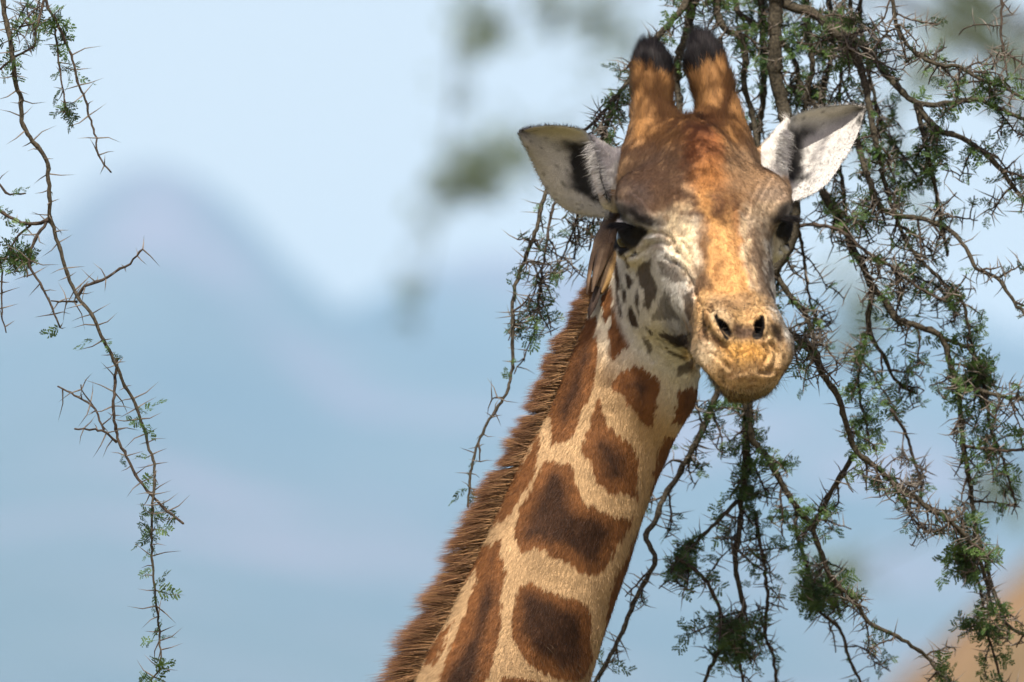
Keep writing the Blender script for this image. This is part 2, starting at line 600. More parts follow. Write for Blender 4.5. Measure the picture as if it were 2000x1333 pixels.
# sampling grid: fine where the photograph looks, coarse elsewhere
def axis_nodes(lo, f0, f1, hi, h, H_):
    fine = np.arange(f0, f1 + h * .5, h)
    def grow(start, end, sgn):
        out, x, st = [], start, h
        while (end - x) * sgn > 0:
            st = min(st * 1.18, H_)
            x += sgn * st
            out.append(x)
        return out
    return np.array(sorted(grow(fine[0], lo, -1)) + list(fine) + grow(fine[-1], hi, 1))
FINE = .0034
top = P(1370, 40, -.1)[2]
GX = axis_nodes(BX[0] - 2.1, -.20, .42, .55, FINE, .03)
GY = axis_nodes(-.42, -.33, .24, BX[1] + 1.1, FINE, .03)
GZ = axis_nodes(-.05, P(1000, 1390, 0)[2], top, top + .03, FINE, .03)

def grid_field():
    nx, ny, nz = len(GX), len(GY), len(GZ)
    f = np.full((nx, ny, nz), 9.0, np.float32)
    for (fn, lo, hi, op, k) in prims:
        m = k + .03
        ix = np.searchsorted(GX, [lo[0] - m, hi[0] + m]); iy = np.searchsorted(GY, [lo[1] - m, hi[1] + m]); iz = np.searchsorted(GZ, [lo[2] - m, hi[2] + m])
        if fn is sd_neck:      # long diagonal box: cut in slabs
            zs = np.linspace(iz[0], iz[1], 40).astype(int)
        else:
            zs = iz
        for z0, z1 in zip(zs[:-1], zs[1:]):
            if z1 <= z0:
                continue
            x0, x1 = ix
            if fn is sd_neck:
                zz = (GZ[z0], GZ[z1 - 1])
                order = np.argsort(NC[:, 2])
                xc = np.interp(zz, NC[order, 2], NC[order, 0])
                rr = np.interp(zz[0], NC[order, 2], NR[order]) + .12
                x0, x1 = np.searchsorted(GX, [xc.min() - rr, xc.max() + rr])
            if x1 <= x0 or iy[1] <= iy[0]:
                continue
            sl = (slice(x0, x1), slice(*iy), slice(z0, z1))
            X, Y, Z = np.meshgrid(GX[sl[0]], GY[sl[1]], GZ[sl[2]], indexing='ij')
            pts = np.stack([X, Y, Z], -1).reshape(-1, 3)
            d = fn(pts).reshape(X.shape)
            g = f[sl]
            if op == 'u':
                h = np.clip(.5 + .5 * (d - g) / k, 0, 1)
                f[sl] = d + (g - d) * h - k * h * (1 - h)
            else:
                h = np.clip(.5 + .5 * (g + d) / k, 0, 1)
                f[sl] = -d + (g + d) * h + k * h * (1 - h)
    return f

def surface_nets(f):
    s = f < 0
    nx, ny, nz = f.shape
    sl = lambda i, j, k: (slice(i, nx - 1 + i), slice(j, ny - 1 + j), slice(k, nz - 1 + k))
    offs = [(i, j, k) for i in (0, 1) for j in (0, 1) for k in (0, 1)]
    anyin = np.zeros((nx - 1, ny - 1, nz - 1), bool)
    allin = np.ones_like(anyin)
    for o in offs:
        anyin |= s[sl(*o)]
        allin &= s[sl(*o)]
    act = anyin & ~allin
    idx = np.argwhere(act)
    ids = np.full(act.shape, -1, np.int32)
    ids[act] = np.arange(len(idx))
    val = {o: f[idx[:, 0] + o[0], idx[:, 1] + o[1], idx[:, 2] + o[2]] for o in offs}
    acc = np.zeros((len(idx), 3)); cnt = np.zeros(len(idx))
    for a in offs:
        for ax in range(3):
            if a[ax]:
                continue
            b = list(a); b[ax] = 1; b = tuple(b)
            va, vb = val[a], val[b]
            m = (va < 0) != (vb < 0)
            w = np.where(m, va / np.where(m, va - vb, 1), 0)
            pos = np.tile(np.array(a, float), (len(idx), 1)); pos[:, ax] = w
            acc[m] += pos[m]; cnt[m] += 1
    g = idx + acc / cnt[:, None]
    V = np.stack([np.interp(g[:, i], np.arange(n), ar) for i, (n, ar) in enumerate(((nx, GX), (ny, GY), (nz, GZ)))], -1)
    quads = []
    for ax in range(3):
        a1, a2 = (ax + 1) % 3, (ax + 2) % 3
        lo_s = [slice(None)] * 3; hi_s = [slice(None)] * 3
        lo_s[ax] = slice(0, -1); hi_s[ax] = slice(1, None)
        A, B = s[tuple(lo_s)], s[tuple(hi_s)]
        e = np.argwhere(A != B)
        ok = (e[:, a1] > 0) & (e[:, a2] > 0) & (e[:, a1] < f.shape[a1] - 1) & (e[:, a2] < f.shape[a2] - 1)
        e = e[ok]
        ins = A[e[:, 0], e[:, 1], e[:, 2]]
        def cell(d1, d2):
            c = e.copy(); c[:, a1] += d1; c[:, a2] += d2
            return ids[c[:, 0], c[:, 1], c[:, 2]]
        q = np.stack([cell(-1, -1), cell(0, -1), cell(0, 0), cell(-1, 0)], -1)
        q[~ins] = q[~ins][:, ::-1]
        quads.append(q)
    return V, np.concatenate(quads)

import time as _time
_t0 = _time.time()
BV, BQ = surface_nets(grid_field())
def acc(idx, val, n):
    return np.stack([np.bincount(idx, weights=val[:, i], minlength=n) for i in range(3)], -1)
def vert_normals(V, Q):
    fn = np.cross(V[Q[:, 2]] - V[Q[:, 0]], V[Q[:, 3]] - V[Q[:, 1]])
    return unit(sum(acc(Q[:, i], fn, len(V)) for i in range(4)))
def catmull_clark(V, Q):
    n, m = len(V), len(Q)
    fp = V[Q].mean(1)
    e = np.stack([Q, np.roll(Q, -1, 1)], -1).reshape(-1, 2).astype(np.int64)
    key = np.minimum(e[:, 0], e[:, 1]) * n + np.maximum(e[:, 0], e[:, 1])
    uk, inv = np.unique(key, return_inverse=True)
    ea, eb = uk // n, uk % n
    cnt = np.bincount(inv, minlength=len(uk))
    fs = acc(inv, np.repeat(fp, 4, 0), len(uk)) / cnt[:, None]
    em = (V[ea] + V[eb]) / 2
    ep = (em + fs) / 2
    val = np.bincount(Q.ravel(), minlength=n).astype(float)
    fa = acc(Q.ravel(), np.repeat(fp, 4, 0), n) / val[:, None]
    ec = (np.bincount(ea, minlength=n) + np.bincount(eb, minlength=n)).astype(float)
    ra = (acc(ea, em, n) + acc(eb, em, n)) / ec[:, None]
    vp = (fa + 2 * ra + (val[:, None] - 3) * V) / val[:, None]
    ei = inv.reshape(m, 4) + n
    fi = np.arange(m) + n + len(uk)
    Q2 = np.concatenate([np.stack([Q[:, i], ei[:, i], fi, ei[:, i - 1]], -1) for i in range(4)])
    return np.concatenate([vp, ep, fp]), Q2
BV, BQ = catmull_clark(BV, BQ.astype(np.int64))
BN = vert_normals(BV, BQ)
print('body', BV.shape, BQ.shape, _time.time() - _t0)

# ------------------------------------------------------------------ skin folds (real relief, metres)
def seg_dist(px, py, line):
    d = np.full(len(px), 1e9)
    for (x0, y0), (x1, y1) in zip(line[:-1], line[1:]):
        ex, ey = x1 - x0, y1 - y0
        h = np.clip(((px - x0) * ex + (py - y0) * ey) / (ex * ex + ey * ey), 0, 1)
        d = np.minimum(d, np.hypot(px - x0 - h * ex, py - y0 - h * ey))
    return d
FOLDS = [  # polyline, depth mm (negative = ridge), half width px
    ([(1255, 456), (1285, 455), (1305, 462), (1318, 474)], 3.0, 5),
    ([(1225, 500), (1245, 496), (1258, 488), (1270, 476), (1296, 470), (1312, 480), (1325, 494)], 3.5, 5.5),
    ([(1262, 466), (1285, 463), (1303, 470)], -2.0, 5),
    ([(1300, 505), (1325, 518), (1345, 545), (1358, 575)], 3.0, 5),
    ([(1318, 508), (1340, 528), (1356, 556)], 2.5, 4),
    ([(1335, 475), (1345, 490), (1350, 500)], 2.0, 4),
    ([(1205, 388), (1225, 392), (1248, 408), (1268, 428)], 1.8, 4),
    ([(1222, 384), (1245, 396), (1262, 412), (1278, 432)], 1.8, 4),
    ([(1240, 378), (1258, 392), (1275, 414)], 1.6, 4),
    ([(1482, 432), (1488, 400), (1503, 374), (1520, 352)], 1.4, 4.5),
    ([(1494, 428), (1500, 404), (1512, 382), (1527, 360)], 1.4, 4.5),
    ([(1470, 428), (1476, 398), (1490, 370), (1506, 346)], 1.4, 4.5),
    ([(1508, 405), (1518, 388), (1532, 372)], 1.4, 4.5),
    ([(1458, 418), (1466, 388), (1478, 362)], 1.4, 4.5),
    ([(1441, 418), (1444, 445), (1452, 490), (1456, 525), (1466, 560), (1478, 585)], -3.2, 5),
    ([(1456, 420), (1460, 470), (1468, 520), (1478, 555)], 2.6, 7),
    ([(1388, 602), (1382, 625), (1392, 652), (1412, 672)], 2.2, 4),
    ([(1390, 608), (1405, 603), (1425, 608), (1440, 620), (1447, 638)], 2.2, 4),
    ([(1462, 628), (1472, 612), (1486, 606), (1497, 614), (1503, 632), (1500, 655)], 2.2, 4),
    ([(1395, 615), (1392, 630), (1402, 650), (1420, 666)], -1.8, 5),
    ([(1365, 590), (1372, 615), (1368, 640), (1380, 665)], 2.2, 4),
    ([(1356, 570), (1362, 585), (1378, 600)], 1.8, 4),
    ([(1492, 676), (1500, 690), (1494, 705)], 2.8, 4),
    ([(1506, 672), (1517, 688), (1514, 710), (1500, 725)], 3.4, 5),
    ([(1484, 728), (1500, 730), (1514, 724)], 2.2, 4),
    ([(1390, 690), (1410, 705), (1425, 720)], 1.4, 4),
    ([(1410, 672), (1420, 688), (1430, 700)], 1.6, 4),
    ([(1447, 640), (1452, 660), (1450, 675)], 1.4, 5),
    ([(1466, 700), (1468, 720), (1470, 742)], 1.6, 5),
    ([(1350, 690), (1362, 712), (1378, 730), (1396, 752), (1420, 772)], 4.0, 5),
    ([(1255, 640), (1275, 658), (1300, 672), (1335, 690)], 1.8, 4),
    ([(1250, 652), (1262, 680), (1275, 705)], 2.2, 5),
    ([(1268, 662), (1295, 682), (1335, 702)], 1.8, 4),
    ([(1340, 238), (1366, 250), (1392, 262), (1402, 290)], 1.6, 7),
]
vpx, vpy, vt = project(BV)
front = (BN @ FW) < .15
near = front & (vpx > 1180) & (vpx < 1570) & (vpy > 200) & (vpy < 810)
ii = np.nonzero(near)[0]
disp = np.zeros(len(ii))
for line, dep, hw in FOLDS:
    d = seg_dist(vpx[ii], vpy[ii], line)
    disp -= dep * .00072 * np.exp(-(d / hw) ** 2)
    disp += dep * .0004 * np.exp(-((d - 2 * hw) / hw) ** 2)
lump = noise(BV[ii] * 90, 5) - .5
lump2 = noise(BV[ii] * 35, 6) - .5
muz = sstep(.2, .28, to_head(BV[ii])[0])
mz = sstep(.2, .26, to_head(BV[ii])[0])
disp *= 1 + .5 * mz
disp += lump * (.0012 - .0004 * muz) + lump2 * .003
BV[ii] += BN[ii] * disp[:, None]
jj = np.nonzero(~near & (vpy < 1400))[0]
BV[jj] += BN[jj] * ((noise(BV[jj] * 22, 8) - .5) * .005)[:, None]

# ------------------------------------------------------------------ coat colours
def poly_sd(px, py, poly):
    """signed distance in px, negative inside"""
    poly = np.asarray(poly, float)
    d = np.full(len(px), 1e9)
    inside = np.zeros(len(px), bool)
    for (x0, y0), (x1, y1) in zip(poly, np.roll(poly, -1, 0)):
        ex, ey = x1 - x0, y1 - y0
        h = np.clip(((px - x0) * ex + (py - y0) * ey) / (ex * ex + ey * ey + 1e-9), 0, 1)
        d = np.minimum(d, np.hypot(px - x0 - h * ex, py - y0 - h * ey))
        c = ((y0 > py) != (y1 > py)) & (px < (x1 - x0) * (py - y0) / (y1 - y0 + 1e-12) + x0)
        inside ^= c
    return np.where(inside, -d, d)

NECK_PATCHES = [
    [(1147, 621), (1163, 618), (1168, 669), (1169, 699), (1165, 729), (1156, 768), (1141, 795), (1129, 828), (1117, 855), (1076, 868), (1078, 816), (1072, 807), (1087, 768), (1099, 732), (1114, 693), (1129, 660)],
    [(1192, 741), (1216, 723), (1240, 712), (1255, 712), (1291, 747), (1288, 768), (1282, 795), (1274, 829), (1261, 828), (1246, 807), (1228, 792), (1220, 774), (1195, 756)],
    [(1172, 781), (1178, 807), (1192, 834), (1231, 867), (1243, 882), (1247, 915), (1244, 976), (1228, 969), (1207, 960), (1192, 966), (1168, 945), (1156, 924), (1150, 900), (1135, 879), (1144, 849), (1156, 822), (1165, 792)],
    [(1196, 554), (1200, 568), (1196, 611), (1182, 628), (1177, 616), (1177, 582), (1184, 568)],
    [(1206, 566), (1215, 611), (1234, 630), (1239, 666), (1215, 686), (1198, 707), (1190, 688), (1189, 664), (1194, 630), (1201, 599)],
    [(1324, 762), (1344, 756), (1375, 748), (1358, 800), (1336, 828), (1315, 825), (1318, 804)],
    [(1300, 855), (1320, 850), (1350, 845), (1330, 920), (1296, 975), (1278, 985), (1271, 969), (1276, 930), (1285, 888)],
    [(1069, 900), (1111, 906), (1120, 930), (1132, 966), (1144, 984), (1180, 1000), (1204, 1010), (1237, 1009), (1231, 1033), (1216, 1051), (1201, 1075), (1189, 1099), (1179, 1117), (1149, 1123), (1122, 1108), (1095, 1095), (1065, 1078), (1043, 1069), (1022, 1081), (1010, 1060), (1003, 1042), (1010, 1012), (1022, 984), (1034, 960)],
    [(974, 1024), (985, 990), (1003, 945), (1030, 890), (1055, 845), (1057, 870), (1045, 915), (1028, 954), (1004, 990), (992, 1015)],
    [(980, 1052), (981, 1087), (989, 1117), (981, 1172), (980, 1220), (968, 1275), (959, 1308), (947, 1340), (930, 1380), (855, 1380), (858, 1333), (871, 1293), (889, 1241), (907, 1202), (923, 1154), (938, 1105), (956, 1066)],
    [(913, 1142), (901, 1181), (883, 1229), (865, 1272), (850, 1296), (841, 1281), (856, 1250), (880, 1202)],
    [(1012, 1142), (1034, 1139), (1071, 1154), (1110, 1166), (1140, 1175), (1155, 1202), (1155, 1232), (1158, 1278), (1146, 1320), (1122, 1332), (1083, 1323), (1040, 1302), (1019, 1281), (1010, 1263), (997, 1250), (1001, 1202), (1010, 1163)],
    [(983, 1320), (1031, 1326), (1080, 1340), (1060, 1440), (960, 1420)],
    [(1255, 1015), (1280, 960), (1310, 970), (1250, 1130), (1210, 1240), (1160, 1360), (1168, 1290), (1182, 1235), (1187, 1200), (1195, 1148), (1216, 1100)],
    [(806, 1345), (826, 1311), (833, 1340), (815, 1420), (790, 1400)],
    [(1200, 480), (1212, 500), (1204, 545), (1196, 530), (1192, 500)],
    [(1085, 1390), (1150, 1370), (1150, 1470), (1080, 1500)],
    [(860, 1420), (930, 1430), (910, 1540), (820, 1560), (800, 1500)],
]
HEAD_PATCHES = [
    ([(1244, 518), (1273, 503), (1274, 534), (1286, 558), (1282, 578), (1268, 606), (1256, 599), (1260, 573), (1251, 549), (1244, 534)], .9),
    ([(1299, 563), (1309, 578), (1321, 609), (1326, 623), (1273, 624), (1282, 604), (1292, 580)], .62),
    ([(1287, 508), (1321, 513), (1340, 534), (1350, 554), (1316, 549), (1292, 534)], .75),
    ([(1335, 578), (1354, 563), (1356, 616), (1345, 626), (1338, 606)], .85),
    ([(1280, 647), (1316, 654), (1347, 650), (1345, 669), (1328, 681), (1306, 669)], .95),
    ([(1203, 510), (1208, 520), (1213, 544), (1215, 566), (1208, 563), (1200, 534)], 1),
    ([(1218, 498), (1225, 503), (1231, 522), (1225, 521)], 1),
    ([(1224, 532), (1239, 546), (1237, 554), (1230, 562), (1226, 560)], 1),
    ([(1245, 561), (1250, 578), (1250, 614), (1242, 597), (1241, 578)], 1),
    ([(1232, 597), (1244, 616), (1248, 640), (1234, 635), (1227, 616)], 1),
    ([(1218, 558), (1224, 568), (1222, 587), (1218, 592), (1215, 578)], 1),
    ([(1256, 630), (1278, 652), (1273, 655), (1262, 647)], 1),
    ([(1254, 654), (1268, 664), (1275, 683), (1266, 688)], .8),
    ([(1297, 678), (1340, 698), (1338, 705), (1311, 693)], .9),
    ([(1326, 716), (1354, 702), (1354, 726), (1322, 734)], .85),
    ([(1205, 560), (1212, 590), (1216, 620), (1208, 612)], .9),
]
# soft painted areas of the face, coat tones and some painted sun and shade: (kind, shape, colour, softness px, opacity, mirrored)
CREAM = np.array([.70, .675, .61])
SOFT = [
    ('p', [(1150, 60), (1600, 60), (1600, 430), (1545, 402), (1500, 412), (1450, 425), (1400, 440), (1350, 425), (1295, 430), (1250, 412), (1205, 395), (1150, 380)], (.29, .165, .075), 18, .95, 0),
    ('p', [(1225, 60), (1450, 60), (1470, 280), (1400, 300), (1330, 290), (1230, 290)], (.30, .145, .046), 25, .9, 0),
    ('e', (1372, 300, 40, 62, 0), (.20, .065, .02), 22, .85, 0),
    ('e', (1362, 255, 40, 10, 15), (.14, .05, .02), 10, .7, 0),
    ('e', (1385, 350, 34, 40, 0), (.36, .15, .04), 22, .8, 0),
    ('e', (1240, 385, 36, 30, 20), (.30, .23, .17), 20, .75, 0),
    ('e', (1510, 385, 36, 32, 0), (.28, .215, .16), 18, .75, 0),
    ('p', [(1370, 380), (1440, 380), (1448, 430), (1458, 500), (1470, 560), (1500, 600), (1520, 640), (1350, 640), (1352, 570), (1366, 520), (1368, 460)], (.58, .31, .10), 20, .95, 0),
    ('p', [(1285, 420), (1335, 400), (1362, 440), (1362, 520), (1348, 552), (1330, 515), (1300, 480), (1290, 450)], (.74, .59, .37), 20, .9, 0),  # cream brow, with its sunlit brightness put into the colour
    ('e', (1404, 398, 20, 36, 0), (.12, .055, .024), 14, .95, 0),
    ('e', (1436, 405, 16, 48, 0), (.12, .06, .028), 13, .95, 0),
    ('e', (1374, 480, 10, 44, -6), (.15, .075, .03), 9, .95, 0),
    ('e', (1368, 550, 20, 26, 0), (.12, .07, .038), 11, .95, 0),
    ('e', (1404, 520, 10, 34, 0), (.28, .14, .05), 10, .7, 0),
    ('e', (1440, 470, 7, 60, -8), (.30, .14, .05), 8, .6, 0),
    ('p', [(1450, 395), (1530, 395), (1520, 470), (1506, 560), (1490, 600), (1466, 560)], (.36, .265, .17), 12, .9, 0),  # grey-brown nose flank, the shade on that side painted in
    ('p', [(1446, 430), (1460, 430), (1480, 560), (1472, 570), (1452, 500)], (.56, .41, .24), 6, .7, 0),  # light tan ridge of the bridge, drawn as a sunlit stripe
    ('e', (1480, 505, 11, 66, -12), (.15, .10, .065), 9, .85, 0),  # deepest part of the shade painted on the nose flank
    ('p', [(1500, 470), (1540, 450), (1530, 540), (1505, 575), (1498, 530)], (.74, .72, .66), 10, .85, 0),
    ('e', (1492, 570, 8, 40, -14), (.13, .09, .06), 9, .8, 0),
    # muzzle
    ('p', [(1345, 600), (1380, 575), (1480, 572), (1510, 610), (1550, 690), (1540, 740), (1440, 800), (1335, 700)], (.60, .39, .18), 14, .9, 0),
    ('e', (1430, 590, 50, 16, 0), (.22, .13, .07), 14, .7, 0),
    ('e', (1376, 645, 10, 36, 14), (.22, .13, .075), 9, .75, 0),
    ('e', (1372, 690, 26, 30, 40), (.66, .52, .34), 14, .8, 0),
    ('e', (1400, 668, 26, 9, 35), (.24, .13, .06), 8, .7, 0),
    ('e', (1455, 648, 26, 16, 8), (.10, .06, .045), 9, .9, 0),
    ('e', (1410, 620, 16, 28, -28), (.50, .38, .24), 8, .7, 0),
    ('e', (1498, 625, 8, 26, 0), (.56, .44, .28), 6, .7, 0),
    ('e', (1455, 692, 48, 26, 0), (.62, .33, .08), 16, .9, 0),
    ('e', (1462, 728, 60, 22, 0), (.34, .20, .085), 18, .6, 0),
    ('e', (1516, 652, 9, 22, -20), (.07, .05, .04), 6, .9, 0),  # shadow falling beside the right nostril, painted into the coat
    ('e', (1450, 775, 70, 22, 0), (.34, .235, .12), 14, .85, 0),
    ('p', [(1345, 700), (1365, 720), (1420, 775), (1400, 780), (1350, 730)], (.40, .27, .14), 7, .8, 0),
    # eye surroundings
    ('e', (1245, 420, 42, 12, 22), (.018, .015, .013), 9, .95, 1),
    ('e', (1262, 432, 18, 12, 10), (.02, .016, .014), 8, .9, 1),
    ('p', [(1182, 440), (1200, 432), (1238, 434), (1270, 450), (1254, 468), (1238, 484), (1217, 496), (1200, 488), (1190, 464)], (.012, .010, .009), 4, 1, 1),
    ('e', (1192, 425, 16, 8, -4), (.74, .72, .68), 5, .95, 1),
    ('e', (1272, 481, 28, 5, 0), (.46, .38, .28), 5, .5, 1),
]
def soft_mask(px, py, kind, shp, soft):
    if kind == 'p':
        d = poly_sd(px, py, shp)
    else:
        cx, cy, rx, ry, ang = shp
        a = radians(ang)
        u = (px - cx) * cos(a) + (py - cy) * sin(a)
        v = -(px - cx) * sin(a) + (py - cy) * cos(a)
        k0 = np.hypot(u / rx, v / ry)
        d = (k0 - 1) * min(rx, ry)
    return 1 - sstep(-soft, soft, d)

PATCH_EDGE = np.array([.185, .076, .025])
PATCH_DARK = np.array([.022, .010, .006])
NECK_BASE = np.array([.50, .335, .182])
KNEE = np.array([.60, .47, .30])

def coat(W, N):
    """colour of the coat at surface points W with normals N"""
    n = len(W)
    col = np.empty((n, 3))
    a, l, d = to_head(W)
    dh = field(W, N_HEAD)
    dn = sd_neck(W)
    head = 1 - sstep(-.012, .012, dh - dn)
    # throat stays white below the jaw
    px, py, t = project(W)
    # far side of the neck: mirror about its own mid plane
    s = (W - NC[3]) @ NLAT
    cs = (C0 * 0).sum()
    Wn = np.where(s[:, None] < 0, W - 2 * s[:, None] * NLAT, W)
    nx_, ny_, _ = project(Wn)
    Wh = np.where(l[:, None] > 0, W - 2 * l[:, None] * HL, W)
    hx, hy, _ = project(Wh)
    jag = (noise(W * np.array([300, 300, 75]), 21) - .5) * 20 + (noise(W * 60, 22) - .5) * 9
    fine = noise(W * 160, 23)
    # neck
    throat = sstep(860, 720, ny_ + (1300 - nx_) * .9)
    nb = NECK_BASE * (.85 + .3 * noise(W * 30, 24))[:, None]
    nb = nb + (np.array([.66, .60, .48]) - nb) * throat[:, None]
    pat = np.full(n, 1e3)
    for poly in NECK_PATCHES:
        pa = np.array(poly, float)
        m = (nx_ > pa[:, 0].min() - 25) & (nx_ < pa[:, 0].max() + 25) & (ny_ > pa[:, 1].min() - 25) & (ny_ < pa[:, 1].max() + 25)
        if m.any():
            pat[m] = np.minimum(pat[m], poly_sd(nx_[m], ny_[m], poly))
    # below the picture: cells
    m = ny_ > 1400
    if m.any():
        q = Wn[m]
        cell = np.stack([q[:, 0] / .26, q[:, 1] / .3, q[:, 2] / .30], -1)
        b = np.floor(cell)
        best = np.full(len(q), 9.); sec = np.full(len(q), 9.)
        for i in (-1, 0, 1):
            for j in (-1, 0, 1):
                for k in (-1, 0, 1):
                    c = (b + np.array([i, j, k])).astype(np.int64)
                    pt = c + np.stack([hash3(c[:, 0], c[:, 1], c[:, 2], z) for z in (1, 2, 3)], -1)
                    dd = np.linalg.norm(pt - cell, axis=1)
                    sec = np.where(dd < best, best, np.minimum(sec, dd))
                    best = np.minimum(best, dd)
        legs = sstep(1.3, 1.0, q[:, 2])
        vor = -((sec - best) - .14) * 120 + legs * 60
        pat[m] = np.minimum(pat[m], np.where(ny_[m] > 1450, vor, pat[m]))
    pm = 1 - sstep(-2, 2, pat + jag * .55)
    deep = sstep(9, 40, -pat + (noise(W * 25, 25) - .5) * 24 + (noise(W * 70, 26) - .5) * 8)
    pc = PATCH_EDGE + (PATCH_DARK - PATCH_EDGE) * (deep * .85)[:, None]
    pc = pc * ((.75 + .5 * fine) * (.82 + .36 * noise(W * 14, 27)))[:, None]
    neckc = nb + (pc - nb) * pm[:, None]
    # head
    full = neckc
    hm = np.nonzero(head > .002)[0]
    if not len(hm):
        return np.clip(full, .004, .9), head
    W, N, a, l, d, px, py, hx, hy, jag, fine = W[hm], N[hm], a[hm], l[hm], d[hm], px[hm], py[hm], hx[hm], hy[hm], jag[hm], fine[hm]
    n = len(hm)
    hb_ = np.tile(CREAM, (n, 1)) * (.92 + .16 * fine)[:, None]
    wob = (noise(W * 70, 31) - .5) * 16
    wob2 = (noise(W * 70, 32) - .5) * 16
    grain = .78 + .44 * noise(W * np.array([300, 300, 200]), 33)
    for kind, shp, c, soft, op, mir in SOFT:
        X, Y = (hx, hy) if mir else (px, py)
        w = soft_mask(X + wob, Y + wob2, kind, shp, soft) * op
        if not mir:
            w = w * sstep(.55, .1, N @ FW) if kind == 'e' or shp[0][0] > 1160 else w
        hb_ = hb_ + (np.array(c) * grain[:, None] - hb_) * w[:, None]
    for poly, op in HEAD_PATCHES:
        w = (1 - sstep(-2.5, 2.5, poly_sd(hx, hy, poly) + jag * .35)) * op
        w = w * (a < .22)
        cc = np.array([.060, .040, .027]) * (.8 + .5 * fine)[:, None]
        hb_ = hb_ + (cc - hb_) * w[:, None]
    # mottled darker freckles over the bridge and muzzle
    Wr = np.stack([W[:, 0] * .8 + W[:, 2] * .6, W[:, 1] * .7 - W[:, 2] * .7, W[:, 2] * .75 - W[:, 0] * .65], -1)
    mot = sstep(.50, .68, .6 * noise(Wr * 130, 35) + .4 * noise(Wr * 290, 38)) * sstep(.0, .06, a) * np.maximum(sstep(-.03, .03, d), sstep(.2, .25, a)) * .55
    hb_ = hb_ * (1 - mot[:, None] * np.array([.48, .58, .64]))
    frk = sstep(.68, .78, noise(W * 330, 36)) * sstep(.22, .27, a) * .7
    hb_ = hb_ * (1 - frk * .7)[:, None]
    # ossicone tips
    up = (W - C0) @ UP
    tipn = (noise(W * np.array([260, 260, 40]), 37) - .5) * 26
    yt = np.where(px < 1325, 142 + (px - 1275) * .35, 132 - (px - 1375) * .45)
    w = (1 - sstep(-5, 5, py + tipn - yt)) * (py < 220) * (px > 1200) * (px < 1460)
    hb_ = hb_ + (np.array([.012, .010, .012]) - hb_) * w[:, None]
    # nostril hollows
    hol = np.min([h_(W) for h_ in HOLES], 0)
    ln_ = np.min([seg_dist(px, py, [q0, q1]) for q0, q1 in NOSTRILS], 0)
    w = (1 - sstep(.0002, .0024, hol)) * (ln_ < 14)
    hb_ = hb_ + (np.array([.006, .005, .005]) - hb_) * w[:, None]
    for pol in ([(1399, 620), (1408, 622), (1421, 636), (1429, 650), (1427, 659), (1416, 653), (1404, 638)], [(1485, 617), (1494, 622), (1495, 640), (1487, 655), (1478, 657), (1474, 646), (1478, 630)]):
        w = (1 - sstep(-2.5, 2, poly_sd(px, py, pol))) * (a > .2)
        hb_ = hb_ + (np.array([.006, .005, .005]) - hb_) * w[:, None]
    # ear stems are white
    es = np.minimum(sd_capsule(P(1215, 345, -.10), P(1150, 266, -.085), .030, .006)[0](W), sd_capsule(P(1490, 350, -.13), P(1537, 240, -.135), .030, .006)[0](W))
    w = (1 - sstep(.004, .012, es)) * ((px < 1212) | (px > 1487)) * (py < 372)
    hb_ = hb_ + (np.array([.66, .64, .60]) - hb_) * w[:, None]
    full[hm] = full[hm] + (hb_ - full[hm]) * head[hm][:, None]
    return np.clip(full, .004, .9), head

